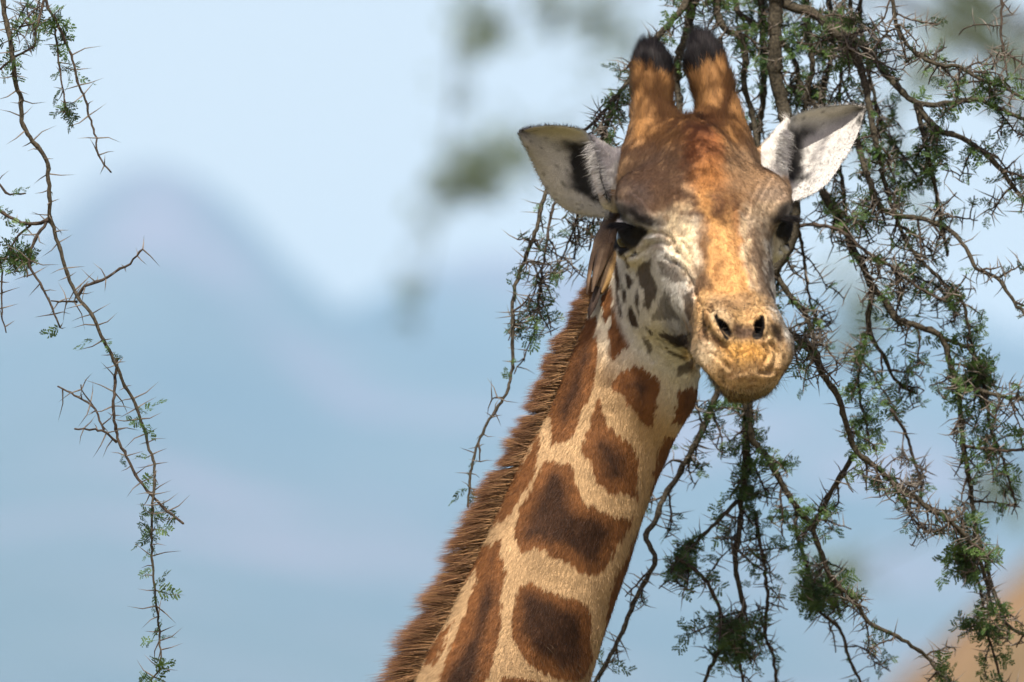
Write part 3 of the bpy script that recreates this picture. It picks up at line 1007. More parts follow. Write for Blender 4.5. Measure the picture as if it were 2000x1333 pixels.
# ------------------------------------------------------------------ ears (joined to the body mesh)
def ear(e0, e1, cup, thick=.0045, pk=1.35):
    e0 = np.array(e0, float); e1 = np.array(e1, float)
    def res(e, n=34):
        s = np.concatenate([[0], np.cumsum(np.linalg.norm(np.diff(e[:, :2], axis=0), axis=1))])
        u = np.linspace(0, s[-1], n)
        return np.stack([np.interp(u, s, e[:, i]) for i in range(3)], -1)
    e0, e1 = catmull(e0 * [1, 1, 1000], 6) / [1, 1, 1000], catmull(e1 * [1, 1, 1000], 6) / [1, 1, 1000]
    nu, nvv = 36, 26
    A, B = res(e0, nu), res(e1, nu)
    A, B = P(A[:, 0], A[:, 1], A[:, 2]), P(B[:, 0], B[:, 1], B[:, 2])
    v = np.linspace(0, 1, nvv)
    u = np.linspace(0, 1, nu)
    prof = (np.sin(pi * v ** pk)) ** .8
    dep = cup * np.sin(pi * np.clip(u * .78 + .14, 0, 1)) ** 1.0
    mid = A[:, None] * (1 - v)[None, :, None] + B[:, None] * v[None, :, None]
    fwdv = FW
    S = mid + dep[:, None, None] * prof[None, :, None] * fwdv
    roll = np.exp(-((v - 0) / .06) ** 2) + np.exp(-((1 - v) / .06) ** 2)
    S = S - FW * (roll * .0)[None, :, None]
    # normals
    du = np.gradient(S, axis=0); dv = np.gradient(S, axis=1)
    Nn = unit(np.cross(du, dv))
    if (Nn.mean((0, 1)) @ FW) > 0:
        Nn = -Nn
    edge = np.minimum(np.minimum(v, 1 - v)[None] / .10, np.minimum(u, 1 - u)[:, None] / .06)
    th = thick * np.sqrt(np.clip(edge, 0.0, 1)) * (1.15 - .3 * u)[:, None]
    Fr, Bk = S + Nn * th[..., None] * .5, S - Nn * th[..., None] * .5
    V = np.concatenate([Fr.reshape(-1, 3), Bk.reshape(-1, 3)])
    i, j = np.meshgrid(np.arange(nu - 1), np.arange(nvv - 1), indexing='ij')
    q = (i * nvv + j).ravel()
    Qf = np.stack([q, q + nvv, q + nvv + 1, q + 1], -1)
    off = nu * nvv
    Qb = Qf[:, ::-1] + off
    ring = np.concatenate([np.arange(nvv), nvv * np.arange(1, nu) + nvv - 1, (nu - 1) * nvv + np.arange(nvv - 2, -1, -1), nvv * np.arange(nu - 2, 0, -1)])
    r2 = np.roll(ring, -1)
    Qr = np.stack([ring, r2, r2 + off, ring + off], -1)
    n0 = unit(np.cross(V[Qf[200, 1]] - V[Qf[200, 0]], V[Qf[200, 3]] - V[Qf[200, 0]]))
    Q = np.concatenate([Qf, Qb, Qr])
    if n0 @ Nn[5, 8] < 0:
        Q = Q[:, ::-1]
    uu = np.tile(u[:, None], (1, nvv)).ravel(); vv = np.tile(v[None], (nu, 1)).ravel()
    NV = np.concatenate([Nn.reshape(-1, 3), -Nn.reshape(-1, 3)])
    # colour: white-grey with a black hollow along the inner side
    base = np.array([.47, .462, .45])
    Wd = V
    px, py, _ = project(Wd)
    U2, V2 = np.concatenate([uu, uu]), np.concatenate([vv, vv])
    c = np.tile(base, (len(V), 1)) * (.9 + .2 * noise(Wd * 90, 41))[:, None]
    isf = np.concatenate([np.ones(off), np.zeros(off)])
    return V, Q, NV, c, isf, U2, V2, px, py

earL = ear([(1186, 426, -.10), (1150, 423, -.15), (1120, 416, -.175), (1099, 406, -.185), (1074, 382, -.185), (1053, 345, -.175), (1036, 307, -.155), (1022, 280, -.13), (1016, 264, -.118)],
           [(1190, 392, -.06), (1175, 350, -.055), (1166, 305, -.06), (1150, 264, -.075), (1128, 251, -.085), (1080, 245, -.10), (1036, 250, -.112), (1020, 257, -.116)], .036, pk=2.4)
earR = ear([(1540, 396, -.10), (1560, 390, -.10), (1589, 378, -.10), (1617, 357, -.105), (1640, 325, -.115), (1658, 296, -.125), (1673, 266, -.14), (1684, 236, -.15), (1687, 220, -.155)],
           [(1515, 372, -.105), (1522, 335, -.11), (1530, 290, -.12), (1539, 237, -.135), (1567, 220, -.145), (1600, 211, -.15), (1641, 206, -.155), (1674, 205, -.158), (1684, 210, -.158)], .055)
def paint_ear(e, dark, light):
    V, Q, NV, c, isf, U2, V2, px, py = e
    wob = (noise(V * 120, 43) - .5) * 14
    for shp, col_, soft, op in dark:
        w = soft_mask(px + wob, py + wob * .6, *shp, soft) * op * isf
        c = c + (np.array(col_) - c) * w[:, None]
    sp = sstep(.76, .82, noise(V * 260, 44)) * .5 * isf
    c = c * (1 - sp)[:, None]
    return np.clip(c, .008, .9)
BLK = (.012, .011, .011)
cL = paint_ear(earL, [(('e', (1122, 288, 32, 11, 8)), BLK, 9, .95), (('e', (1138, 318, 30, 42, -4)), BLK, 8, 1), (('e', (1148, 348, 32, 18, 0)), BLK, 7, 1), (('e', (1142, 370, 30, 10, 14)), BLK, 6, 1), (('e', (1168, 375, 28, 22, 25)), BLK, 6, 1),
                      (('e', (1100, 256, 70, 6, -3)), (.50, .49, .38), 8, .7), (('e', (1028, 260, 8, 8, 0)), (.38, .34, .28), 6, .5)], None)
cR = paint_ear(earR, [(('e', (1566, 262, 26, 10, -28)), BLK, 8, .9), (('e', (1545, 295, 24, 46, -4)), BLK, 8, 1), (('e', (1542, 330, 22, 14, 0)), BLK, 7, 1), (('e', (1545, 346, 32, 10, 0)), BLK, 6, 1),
                      (('e', (1680, 236, 4, 9, 30)), (.02, .018, .016), 3, 1), (('e', (1610, 222, 60, 6, -4)), (.58, .55, .44), 8, .6)], None)

# ------------------------------------------------------------------ assemble body mesh
colB, headB = coat(BV, BN)
print('coat', _time.time() - _t0)
allV = np.concatenate([BV, earL[0], earR[0]])
allQ = np.concatenate([BQ, earL[1] + len(BV), earR[1] + len(BV) + len(earL[0])])
allC = np.concatenate([colB, cL, cR])
bm_ = make_mesh('giraffe', allV, allQ)
set_col(bm_, 'coat', allC)
giraffe = add_obj('giraffe', bm_, M_SKIN, label='giraffe with brown-patched cream neck turning its face toward the viewer', category='giraffe')

# ------------------------------------------------------------------ hair
def hairs(roots, dirs, length, width, c0, c1, nrm, bend=None, segs=1, side=None, cp=1.0):
    """tapered blades; returns V, quads, tris, colours, normals"""
    n = len(roots)
    length = np.broadcast_to(length, (n,)); width = np.broadcast_to(width, (n,))
    view = unit(roots - (C0 - FW * 3 - RT * 0))
    if side is None:
        side = unit(np.cross(dirs, unit(nrm + rng.normal(0, .5, (n, 3)))))
    rings = []
    for k in range(segs + 1):
        s = k / segs
        p = roots + dirs * (length * s)[:, None]
        if bend is not None:
            p = p + bend * (length * s * s)[:, None]
        w = width * (1 - s) ** .7 * .5
        if k == segs:
            rings.append(p[:, None])
        else:
            rings.append(np.stack([p - side * w[:, None], p + side * w[:, None]], 1))
    V = np.concatenate(rings, 1)
    m = V.shape[1]
    base = np.arange(n)[:, None] * m
    quads = [base + np.array([2 * k, 2 * k + 1, 2 * k + 3, 2 * k + 2]) for k in range(segs - 1)]
    tris = base + np.array([m - 3, m - 2, m - 1])
    sv = np.concatenate([np.repeat(np.arange(segs) / segs, 2), [1.0]])
    sv = sv ** cp
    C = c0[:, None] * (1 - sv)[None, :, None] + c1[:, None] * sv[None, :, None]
    NN = np.repeat(nrm[:, None], m, 1)
    return V.reshape(-1, 3), (np.concatenate(quads) if quads else None), tris, C.reshape(-1, 3), NN.reshape(-1, 3)

class Fur:
    def __init__(s):
        s.g, s.nn = Geo(), []
    def add(s, *a, **k):
        V, q, t, c, n = hairs(*a, **k)
        s.g.add(V, q, t, c)
        s.nn.append(n)
    def build(s, name, parent, **props):
        me = s.g.mesh(name)
        set_vec(me, 'fur_normal', np.concatenate(s.nn))
        return add_obj(name, me, M_FUR, parent, **props)

# short coat over everything the picture shows
T1, T2 = BQ[:, [0, 1, 2]], BQ[:, [0, 2, 3]]
TR = np.concatenate([T1, T2])
cen = BV[TR].mean(1)
ar = .5 * np.linalg.norm(np.cross(BV[TR[:, 1]] - BV[TR[:, 0]], BV[TR[:, 2]] - BV[TR[:, 0]]), axis=1)
cpx, cpy, ct = project(cen)
wgt = ar * (cpy < 1360) * (cpy > 30)
nface = BN[TR].mean(1) @ FW
wgt = wgt * np.where(nface > .25, .45, 1.0)
wgt = wgt * np.where(headB[TR[:, 0]] > .5, 1.6, 1.0)
for e_ in EYES:
    wgt = wgt * (np.linalg.norm(cen - e_, axis=1) > .027)
wgt = wgt * (np.min([h_(cen) for h_ in HOLES], 0) > .0005)
NF = 560000
pick = rng.choice(len(TR), NF, p=wgt / wgt.sum())
r1, r2 = np.sqrt(rng.random(NF)), rng.random(NF)
bw = np.stack([1 - r1, r1 * (1 - r2), r1 * r2], -1)[..., None]
roots = (BV[TR[pick]] * bw).sum(1)
nrm = unit((BN[TR[pick]] * bw).sum(1))
fc, fh = coat(roots, nrm)
print('fur coat', _time.time() - _t0)
a, l, d = to_head(roots)
px, py, t = project(roots)
axis_dn = unit(NC[6] - NC[3])
flow = np.tile(axis_dn, (NF, 1))
hf = np.where((a > -.06)[:, None], HF * .8 - HD * .15 + np.sign(l)[:, None] * HL * .25, -HF * .5 + HD * .8)
side_face = sstep(.055, .09, np.abs(l)) * (d < .02)
hf = hf + side_face[:, None] * (-HD * 1.2 - HF * .9)
muz = sstep(.22, .3, a)
hf = hf + muz[:, None] * (nrm * .9 - HD * .5)
oss = (py < 235)
hf = np.where(oss[:, None], UP + nrm * .1, hf)
flow = np.where((fh > .5)[:, None], hf, flow)
flow = unit(flow + (noise(roots * 40, 51)[:, None] - .5) * HL * .8)
tan = flow - nrm * (flow * nrm).sum(1)[:, None]
tan = unit(tan + rng.normal(0, .22, (NF, 3)))
lift = np.where(fh > .5, .24, .18) + .55 * muz + rng.normal(0, .06, NF)
hd = unit(tan + nrm * lift[:, None])
ln = np.where(fh > .5, .0048, .0072) * rng.uniform(.6, 1.3, NF)
ln = ln * (1 - .45 * muz * sstep(-.075, -.045, d))
ln = np.where(oss, .015 * rng.uniform(.6, 1.4, NF), ln)
ln = np.where((fh > .5) & (side_face > .3), .0062 * rng.uniform(.6, 1.2, NF), ln)
wd = np.where(fh > .5, .00055, .00065)
jit = rng.uniform(.80, 1.16, NF)[:, None]
hn = unit(nrm + .16 * rng.normal(0, 1, (NF, 3)))
fur = Fur()
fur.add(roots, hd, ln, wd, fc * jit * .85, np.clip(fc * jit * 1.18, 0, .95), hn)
# sparse dark whiskers round the muzzle
mk = np.nonzero((a > .27) & (rng.random(NF) < .012))[0]
fur.add(roots[mk], unit(nrm[mk] + .35 * rng.normal(0, 1, (len(mk), 3)) - HD * .3), .022 * rng.uniform(.5, 1.3, len(mk)), .0005, np.tile([.08, .05, .03], (len(mk), 1)), np.tile([.2, .15, .1], (len(mk), 1)), nrm[mk], bend=np.tile(-UP * .2, (len(mk), 1)), segs=3)
# denser bristles on lip edge and chin
mk = np.nonzero((a > .20) & (d < -.040) & (rng.random(NF) < .35) & (fh > .5))[0]
bd = unit(nrm[mk] * .75 - UP * .45 + HF * .25 + rng.normal(0, .16, (len(mk), 3)))
bc = np.array([.70, .52, .28]) * rng.uniform(.45, 1.25, len(mk))[:, None]
fur.add(roots[mk], bd, .0072 * rng.uniform(.45, 1.2, len(mk)), .0006, bc * .7, np.clip(bc * 1.2, 0, .8), unit(nrm[mk] + .2 * rng.normal(0, 1, (len(mk), 3))), segs=2)
# ears: short pale fuzz, long white fringe on the inner fold
for e_, c_ in ((earL, cL), (earR, cR)):
    V, Q, NV = e_[0], e_[1], e_[2]
    n = 16000
    fi = rng.integers(0, len(Q), n)
    bw = rng.dirichlet((1, 1, 1, 1), n)[..., None]
    rt = (V[Q[fi]] * bw).sum(1); nn = unit((NV[Q[fi]] * bw).sum(1)); cc = (c_[Q[fi]] * bw).sum(1)
    out = unit(rt - V.mean(0))
    j = rng.uniform(.8, 1.15, n)[:, None]
    fur.add(rt, unit(out * .8 + nn * .4 + rng.normal(0, .3, (n, 3))), .006 * rng.uniform(.5, 1.3, n), .0006, cc * j, np.clip(cc * j * 1.1, 0, .9), nn)
def fringe(line, t, into, n, ln):
    line = np.array(line, float)
    u = rng.random(n) * (len(line) - 1)
    i = np.minimum(u.astype(int), len(line) - 2)
    q = line[i] + (line[i + 1] - line[i]) * (u - i)[:, None] + rng.normal(0, 5.5, (n, 2))
    rt = P(q[:, 0], q[:, 1], t + rng.normal(0, .004, n))
    dr = unit(ivec(np.array(into)) + rng.normal(0, .3, (n, 3)))
    w = rng.uniform(.36, .68, n)[:, None] * np.array([1, .985, .95])
    fur.add(rt, dr, ln * rng.uniform(.5, 1.25, n), .00042, w * .9, w, unit(np.tile(-FW + UP * .4, (n, 1)) + rng.normal(0, .3, (n, 3))), bend=np.tile(-UP * .25, (n, 1)), segs=3)
fringe([(1160, 283), (1168, 310), (1176, 335), (1182, 355), (1188, 372)], -.066, (-1, -.2, .12), 1500, .017)
fringe([(1528, 256), (1525, 285), (1521, 310), (1518, 335)], -.112, (1, -.12, .12), 1500, .014)
fur.build('fur', giraffe, kind='stuff', label='short brown and cream coat hair')

# black tufts on the ossicones
tuft = Fur()
def tuft_on(cx, yl, t, rx, n):
    ang = rng.uniform(0, 2 * pi, n)
    h = rng.random(n) ** .8
    x = cx[0] + (cx[1] - cx[0]) * h + np.cos(ang) * rx * np.sqrt(1 - h ** 2.2) * KPX / KPX
    y = yl[0] + (yl[1] - yl[0]) * h
    tt = t + np.sin(ang) * rx * np.sqrt(1 - h ** 2.2) * KPX
    rt = P(x, y, tt)
    axisp = P(cx[0] + (cx[1] - cx[0]) * h, y, np.full(n, t))
    nn = unit(rt - axisp + 1e-5)
    dr = unit(UP * .95 + nn * .28 + RT * (cx[1] - cx[0]) * .006 + rng.normal(0, .16, (n, 3)))
    g = rng.uniform(.5, 1.6, n)[:, None] * np.array([.014, .012, .014])
    hi_ = np.where(rng.random(n)[:, None] < .08, np.array([[.10, .09, .09]]), g * 1.6)
    tuft.add(rt, dr, .020 * rng.uniform(.6, 1.35, n), .0008, g, hi_, unit(nn + UP * .3), bend=unit(axisp + UP * .03 - rt) * .45, segs=3)
tuft_on((1276, 1268), (160, 106), -.14, 33, 5200)
tuft_on((1384, 1369), (150, 86), -.155, 34, 5200)
tuft.build('ossicone_tufts', giraffe, kind='stuff', label='black bristly hair on the horn tips')

# mane
man = Fur()
ML = np.array([(1178, 540), (1150, 605), (1126, 660), (1090, 750), (1057, 840), (1006, 930), (958, 1027), (918, 1126), (862, 1240), (811, 1333), (740, 1480), (600, 1760)], float)
MW = np.array([24, 30, 36, 42, 48, 54, 60, 66, 76, 84, 92, 100], float)
s_ = np.concatenate([[0], np.cumsum(np.linalg.norm(np.diff(ML, axis=0), axis=1))])
n = 62000
u = rng.random(n) * s_[-1]
nclump = 330
cu = np.sort(rng.random(nclump)) * s_[-1]
ci = np.argmin(np.abs(u[:, None] - cu[None]), 1)
cjl = rng.uniform(.70, 1.16, nclump); cja = rng.normal(0, .16, nclump); cjt = rng.normal(0, .5, nclump)
x = np.interp(u, s_, ML[:, 0]); y = np.interp(u, s_, ML[:, 1]); wl = np.interp(u, s_, MW)
ndep = np.interp(y, NECK[:, 1], NECK[:, 2])
lat = rng.normal(0, .010, n)
inn = rng.uniform(-6, 6, n)
rt = P(x + inn, y + rng.normal(0, 2, n), ndep + lat)
ang = cja[ci] + rng.normal(0, .07, n)
dr = np.stack([-np.cos(ang), np.sin(ang) - .02,   .10 * cjt[ci] + lat * 14 + rng.normal(0, .08, n)], -1)
dr = unit(dr[:, :1] * RT + dr[:, 1:2] * UP - dr[:, 2:] * FW)
pull = ((cu[ci] - u) * KPX)[:, None] * np.array([-.42, 0, -.9]) * -1.0
lnm = (wl + 10) * KPX * cjl[ci] * rng.uniform(.72, 1.1, n)
bend = -UP * .10 + pull / lnm[:, None] * .8 * np.array([1, 1, 1])
dark = rng.uniform(.6, 1.35, n)[:, None]
mc0 = np.array([.30, .175, .08]) * dark
mc1 = np.where(rng.random(n)[:, None] < .16, np.array([[.34, .19, .08]]), np.array([[.075, .024, .008]])) * dark
man.add(rt, dr, lnm, .00062, mc0, mc1, unit(-FW * .7 - RT * .35 + UP * .5 + rng.normal(0, .35, (n, 3))), bend=bend, segs=4, cp=.55)
man.build('mane', giraffe, kind='stuff', label='stiff reddish brown mane along the back of the neck')

# eyes, lids lashes
def uvsphere(c, r, axis, nu=32, nv_=20):
    z = unit(axis); x_ = unit(np.cross(z, UP)); y_ = np.cross(z, x_)
    th = np.linspace(0, pi, nv_)[:, None]; ph = np.linspace(0, 2 * pi, nu, endpoint=False)[None]
    v = np.sin(th)[..., None] * (np.cos(ph)[..., None] * x_ + np.sin(ph)[..., None] * y_) + np.cos(th)[..., None] * np.ones_like(ph)[..., None] * z
    V = (c + r * v).reshape(-1, 3)
    i, j = np.meshgrid(np.arange(nv_ - 1), np.arange(nu), indexing='ij')
    Q = np.stack([i * nu + j, (i + 1) * nu + j, (i + 1) * nu + (j + 1) % nu, i * nu + (j + 1) % nu], -1).reshape(-1, 4)
    return V, Q
m_eye, nt, b = new_mat('eye')
b.inputs['Base Color'].default_value = (.012, .008, .006, 1)
b.inputs['Roughness'].default_value = .06
b.inputs['Specular IOR Level'].default_value = .32
for s, c in zip((-1, 1), EYES):
    ax = unit(.35 * HF + s * .9 * HL - .12 * HD)
    V, Q = uvsphere(c, EYE_R, ax)
    add_obj('eye', make_mesh('eye', V, Q), m_eye, giraffe)
    L_ = Fur()
    n = 620
    u = rng.random(n)
    if s < 0:
        lx, ly = 1194 + 48 * u, 440 - 5 * np.sin(pi * u) + 4 * u
        dv = np.array([-.85, -.10, .42])
    else:
        lx, ly = 1524 + 24 * u, 431 - 4 * np.sin(pi * u) - 5 * u
        dv = np.array([.92, -.04, .30])
    st = surf(lx, ly)
    rt = P(lx, ly, st) + rng.normal(0, .0009, (n, 3))
    dr = unit(ivec(dv) + rng.normal(0, .13, (n, 3)))
    k_ = np.tile([.010, .008, .008], (n, 1))
    L_.add(rt, dr, .021 * rng.uniform(.5, 1.25, n), .0008, k_, k_, np.tile(UP, (n, 1)), bend=np.tile(-UP * .22, (n, 1)), segs=4)
    L_.build('eyelashes', giraffe, kind='stuff')
print('giraffe', _time.time() - _t0)

# ------------------------------------------------------------------ oxpecker clinging to the neck
def loft_rings(pts, ra, rb, A, B, sides=16):
    ang = np.linspace(0, 2 * pi, sides, endpoint=False)
    V = pts[:, None] + ra[:, None, None] * np.cos(ang)[None, :, None] * A + rb[:, None, None] * np.sin(ang)[None, :, None] * B
    n = len(pts)
    i = np.arange(n - 1)[:, None] * sides; j = np.arange(sides)[None]; jn = (j + 1) % sides
    Q = np.stack([i + j, i + jn, i + sides + jn, i + sides + j], -1).reshape(-1, 4)
    return V.reshape(-1, 3), Q
def feather(geo, p0, p1, w, nrm, thick=.0008, tipw=.35, col=None, curve=0.0):
    """one flat quill feather with a slightly domed, tapered vane"""
    n = 9
    u = np.linspace(0, 1, n)
    c = p0 + (p1 - p0) * u[:, None] + nrm * (curve * np.sin(pi * u))[:, None]
    s = unit(np.cross(p1 - p0, nrm))
    ww = w * (.55 + .45 * np.sin(pi * np.clip(u * .9 + .1, 0, 1))) * np.where(u > .85, 1 - (u - .85) / .15 * (1 - tipw), 1)
    top = np.stack([c - s * ww[:, None], c + nrm * thick * 2.2, c + s * ww[:, None]], 1)
    V = np.concatenate([top.reshape(-1, 3), (top - nrm * thick).reshape(-1, 3)])
    Q = []
    o = n * 3
    for k in range(n - 1):
        for j in (0, 1):
            a = k * 3 + j
            Q.append([a, a + 1, a + 4, a + 3]); Q.append([o + a, o + a + 3, o + a + 4, o + a + 1])
        Q.append([k * 3, k * 3 + 3, o + k * 3 + 3, o + k * 3]); Q.append([k * 3 + 2, o + k * 3 + 2, o + k * 3 + 5, k * 3 + 5])
    geo.add(V, Q, None, col)

M_BIRD = coat_material('bird_plumage', .7, .4, noise_scale=500, noise_amt=.25)
m_bill = noise_material('bird_bill', (.5, .05, .02), (.6, .12, .03), 100, .4)
b_head, b_tail = P(1218, 410, -.165), P(1174, 560, -.095)
bax = unit(b_head - b_tail)                 # towards the head
bout = unit(ivec(np.array([-.75, .0, .66])))  # away from the neck
bout = unit(bout - bax * (bout @ bax))
bsd = np.cross(bax, bout)
bird = add_obj('oxpecker', None, label='small brown oxpecker bird clinging to the giraffe neck behind its eye', category='bird')
u = np.linspace(-.08, 1.22, 26)
rad = np.interp(u, [-.08, 0, .2, .5, .8, .95, 1.08, 1.18, 1.22], [.004, .009, .019, .025, .021, .0165, .0165, .010, .002])
L_b = np.linalg.norm(b_head - b_tail)
pts = b_tail + bax * (u * L_b)[:, None] + bout * (.004 * np.sin(u * pi))[:, None]
V, Q = loft_rings(pts, rad, rad, bsd, bout, 20)
uu = np.repeat(u, 20)
side_ = ((V - np.repeat(pts, 20, 0)) @ bout) / np.maximum(np.repeat(rad, 20), 1e-4)
w_ = sstep(-.1, .35, side_)[:, None]
cb = np.array([.55, .36, .16]) * (1 - w_) + np.array([.12, .08, .05]) * w_
me = make_mesh('body', V, Q); set_col(me, 'coat', cb)
add_obj('body', me, M_BIRD, bird)
for sg in (-1, 1):
    g = Geo()
    for k in range(9):
        f = k / 8
        p0 = b_tail + bax * L_b * (.86 - .10 * f) + bout * (.020 - .006 * f) + bsd * sg * (.010 + .010 * f)
        p1 = b_tail - bax * L_b * (.16 - .55 * f) + bout * (.016 - .004 * f) + bsd * sg * (.006 + .013 * f)
        cc = np.array([.115, .075, .048]) * (.75 + .5 * rng.random())
        feather(g, p0, p1, .0075, unit(bout + bsd * sg * (.2 + .7 * f)), col=cc, curve=.006)
    me = g.mesh('wing', False)
    add_obj('wing', me, M_BIRD, bird)
g = Geo()
t_tip = P(1150, 622, -.072)
for k in range(7):
    f = (k - 3) / 3
    feather(g, b_tail + bax * .012 + bsd * f * .003 + bout * (.008 - .002 * abs(f)), t_tip + bsd * f * .0065 + bax * abs(f) * .014, .0042, unit(bout + bsd * f * .3), col=np.array([.06, .04, .03]) * (.7 + .6 * rng.random()))
add_obj('tail', g.mesh('tail', False), M_BIRD, bird)
g = Geo()
bp0 = b_tail + bax * L_b * 1.2 - bout * .002
tube(g, np.array([bp0 - bax * .006, bp0 + bax * .006 - bout * .003, bp0 + bax * .016 - bout * .008]), np.array([.006, .0045, .001]), 8)
add_obj('bill', g.mesh('bill'), m_bill, bird)
for sg in (-1, 1):
    V, Q = uvsphere(b_tail + bax * L_b * 1.12 + bsd * sg * .0125 + bout * .004, .003, bsd * sg, 12, 8)
    add_obj('eye', make_mesh('eye', V, Q), m_eye, bird)
    g = Geo()
    q0 = b_tail + bax * L_b * .35 + bsd * sg * .010 - bout * .018
    tube(g, np.array([q0, q0 - bout * .008 + bax * .01, q0 - bout * .016 + bax * .004]), np.array([.003, .002, .0015]), 6)
    add_obj('foot', g.mesh('foot'), M_TWIG, bird)

# ------------------------------------------------------------------ acacia trees
def leaf_template(seed, pairs=4, lf=5):
    """twice-pinnate acacia leaf, unit length, irregular"""
    r = np.random.default_rng(seed)
    V, Q = [], []
    def quad(c, d, s, l, w, nz):
        b = len(V)
        V.extend([c - s * w * .2, c + d * l * .5 - s * w * .5 + nz, c + d * l, c + d * l * .5 + s * w * .5 + nz])
        Q.append([b, b + 1, b + 2, b + 3])
    x, y, z = np.eye(3)
    V.extend([-y * .012, y * .012, x + y * .006, x - y * .006]); Q.append([0, 1, 2, 3])
    for i in range(pairs):
        c0 = x * (.18 + .78 * i / (pairs - 1)) + z * r.normal(0, .02)
        for s in (-1, 1):
            if r.random() < .14:
                continue
            pl = r.uniform(.22, .44)
            d = unit(x * r.uniform(.1, .9) + y * s + z * r.normal(0, .35))
            bend = unit(r.normal(0, 1, 3)) * r.uniform(.05, .35) + x * .15
            n = r.integers(lf - 1, lf + 2)
            fold = r.uniform(-.5, .5)
            for k in range(n):
                u = (k + .6) / n
                dd = unit(d + bend * u)
                q = c0 + (d + bend * u * .5) * pl * u
                sd = unit(np.cross(z, dd) + z * fold)
                ll = r.uniform(.12, .19)
                for e_ in (-1, 1):
                    if r.random() < .08:
                        continue
                    quad(q, unit(sd * e_ + dd * r.uniform(.3, .9) + z * r.normal(0, .15)), unit(dd - sd * e_ * .4), ll, ll * r.uniform(.5, .72), z * r.normal(0, .015))
    return np.array(V), np.array(Q)
LEAVES = [leaf_template(100 + k) for k in range(10)]
LEAVES2 = [leaf_template(300 + k, 3, 4) for k in range(4)]

def rotmat(d, roll):
    d = unit(d)
    ref = np.where(np.abs(d[:, 2:3]) > .9, np.array([[1., 0, 0]]), np.array([[0, 0, 1.]]))
    y = unit(np.cross(ref, d)); z = np.cross(d, y)
    c, s = np.cos(roll)[:, None], np.sin(roll)[:, None]
    y2 = y * c + z * s; z2 = -y * s + z * c
    return np.stack([d, y2, z2], 1)

def add_leaves(geo, pos, dirs, size, kinds=None):
    kinds = kinds or LEAVES
    pos, dirs, size = np.asarray(pos, float), np.asarray(dirs, float), np.asarray(size, float)
    which = rng.integers(0, len(kinds), len(pos))
    for k, (tv, tq) in enumerate(kinds):
        m = which == k
        n = int(m.sum())
        if not n:
            continue
        R = rotmat(dirs[m], rng.uniform(0, 2 * pi, n))
        curl = np.tile(tv[None], (n, 1, 1))
        curl[:, :, 2] -= rng.uniform(-.1, .5, n)[:, None] * curl[:, :, 0] ** 2
        V = pos[m][:, None] + np.einsum('nvi,nij->nvj', curl, R) * size[m][:, None, None]
        Q = tq[None] + (np.arange(n) * len(tv))[:, None, None]
        geo.add(V.reshape(-1, 3), Q.reshape(-1, 4))

def add_thorns(geo, pos, dirs, ln, w):
    n = len(pos)
    if not n:
        return
    pos = np.asarray(pos); d = unit(np.asarray(dirs)); ln = np.asarray(ln); w = np.broadcast_to(w, (n,))
    a = unit(np.cross(d, unit(rng.normal(0, 1, (n, 3))))); b = np.cross(d, a)
    bend = a * (ln * rng.uniform(-.12, .12, n))[:, None]
    rings = []
    for f, r in ((0, 1.0), (.45, .62)):
        c = pos + d * (ln * f)[:, None] + bend * (f * (1 - f) * 4)
        for k in range(3):
            an = 2 * pi * k / 3
            rings.append(c + (a * cos(an) + b * sin(an)) * (w * r * .5)[:, None])
    rings.append(pos + d * ln[:, None])
    V = np.stack(rings, 1)
    q = np.array([[k, (k + 1) % 3, 3 + (k + 1) % 3, 3 + k] for k in range(3)])
    t = np.array([[3 + k, 3 + (k + 1) % 3, 6] for k in range(3)])
    o = (np.arange(n) * 7)[:, None, None]
    geo.add(V.reshape(-1, 3), (q[None] + o).reshape(-1, 4), (t[None] + o).reshape(-1, 3))

TWIGS, THORNS, LEAFLIST = [], [], []
TW_MUL = 1.85
LEAFSPOTS = []     # (px, py, radius px, strength)

def knobby(n, rad, every=5):
    r = np.ones(n)
    k = np.arange(n)
    r[(k % every) == 0] = 1.22
    return rad * r * rng.uniform(.93, 1.07, n)

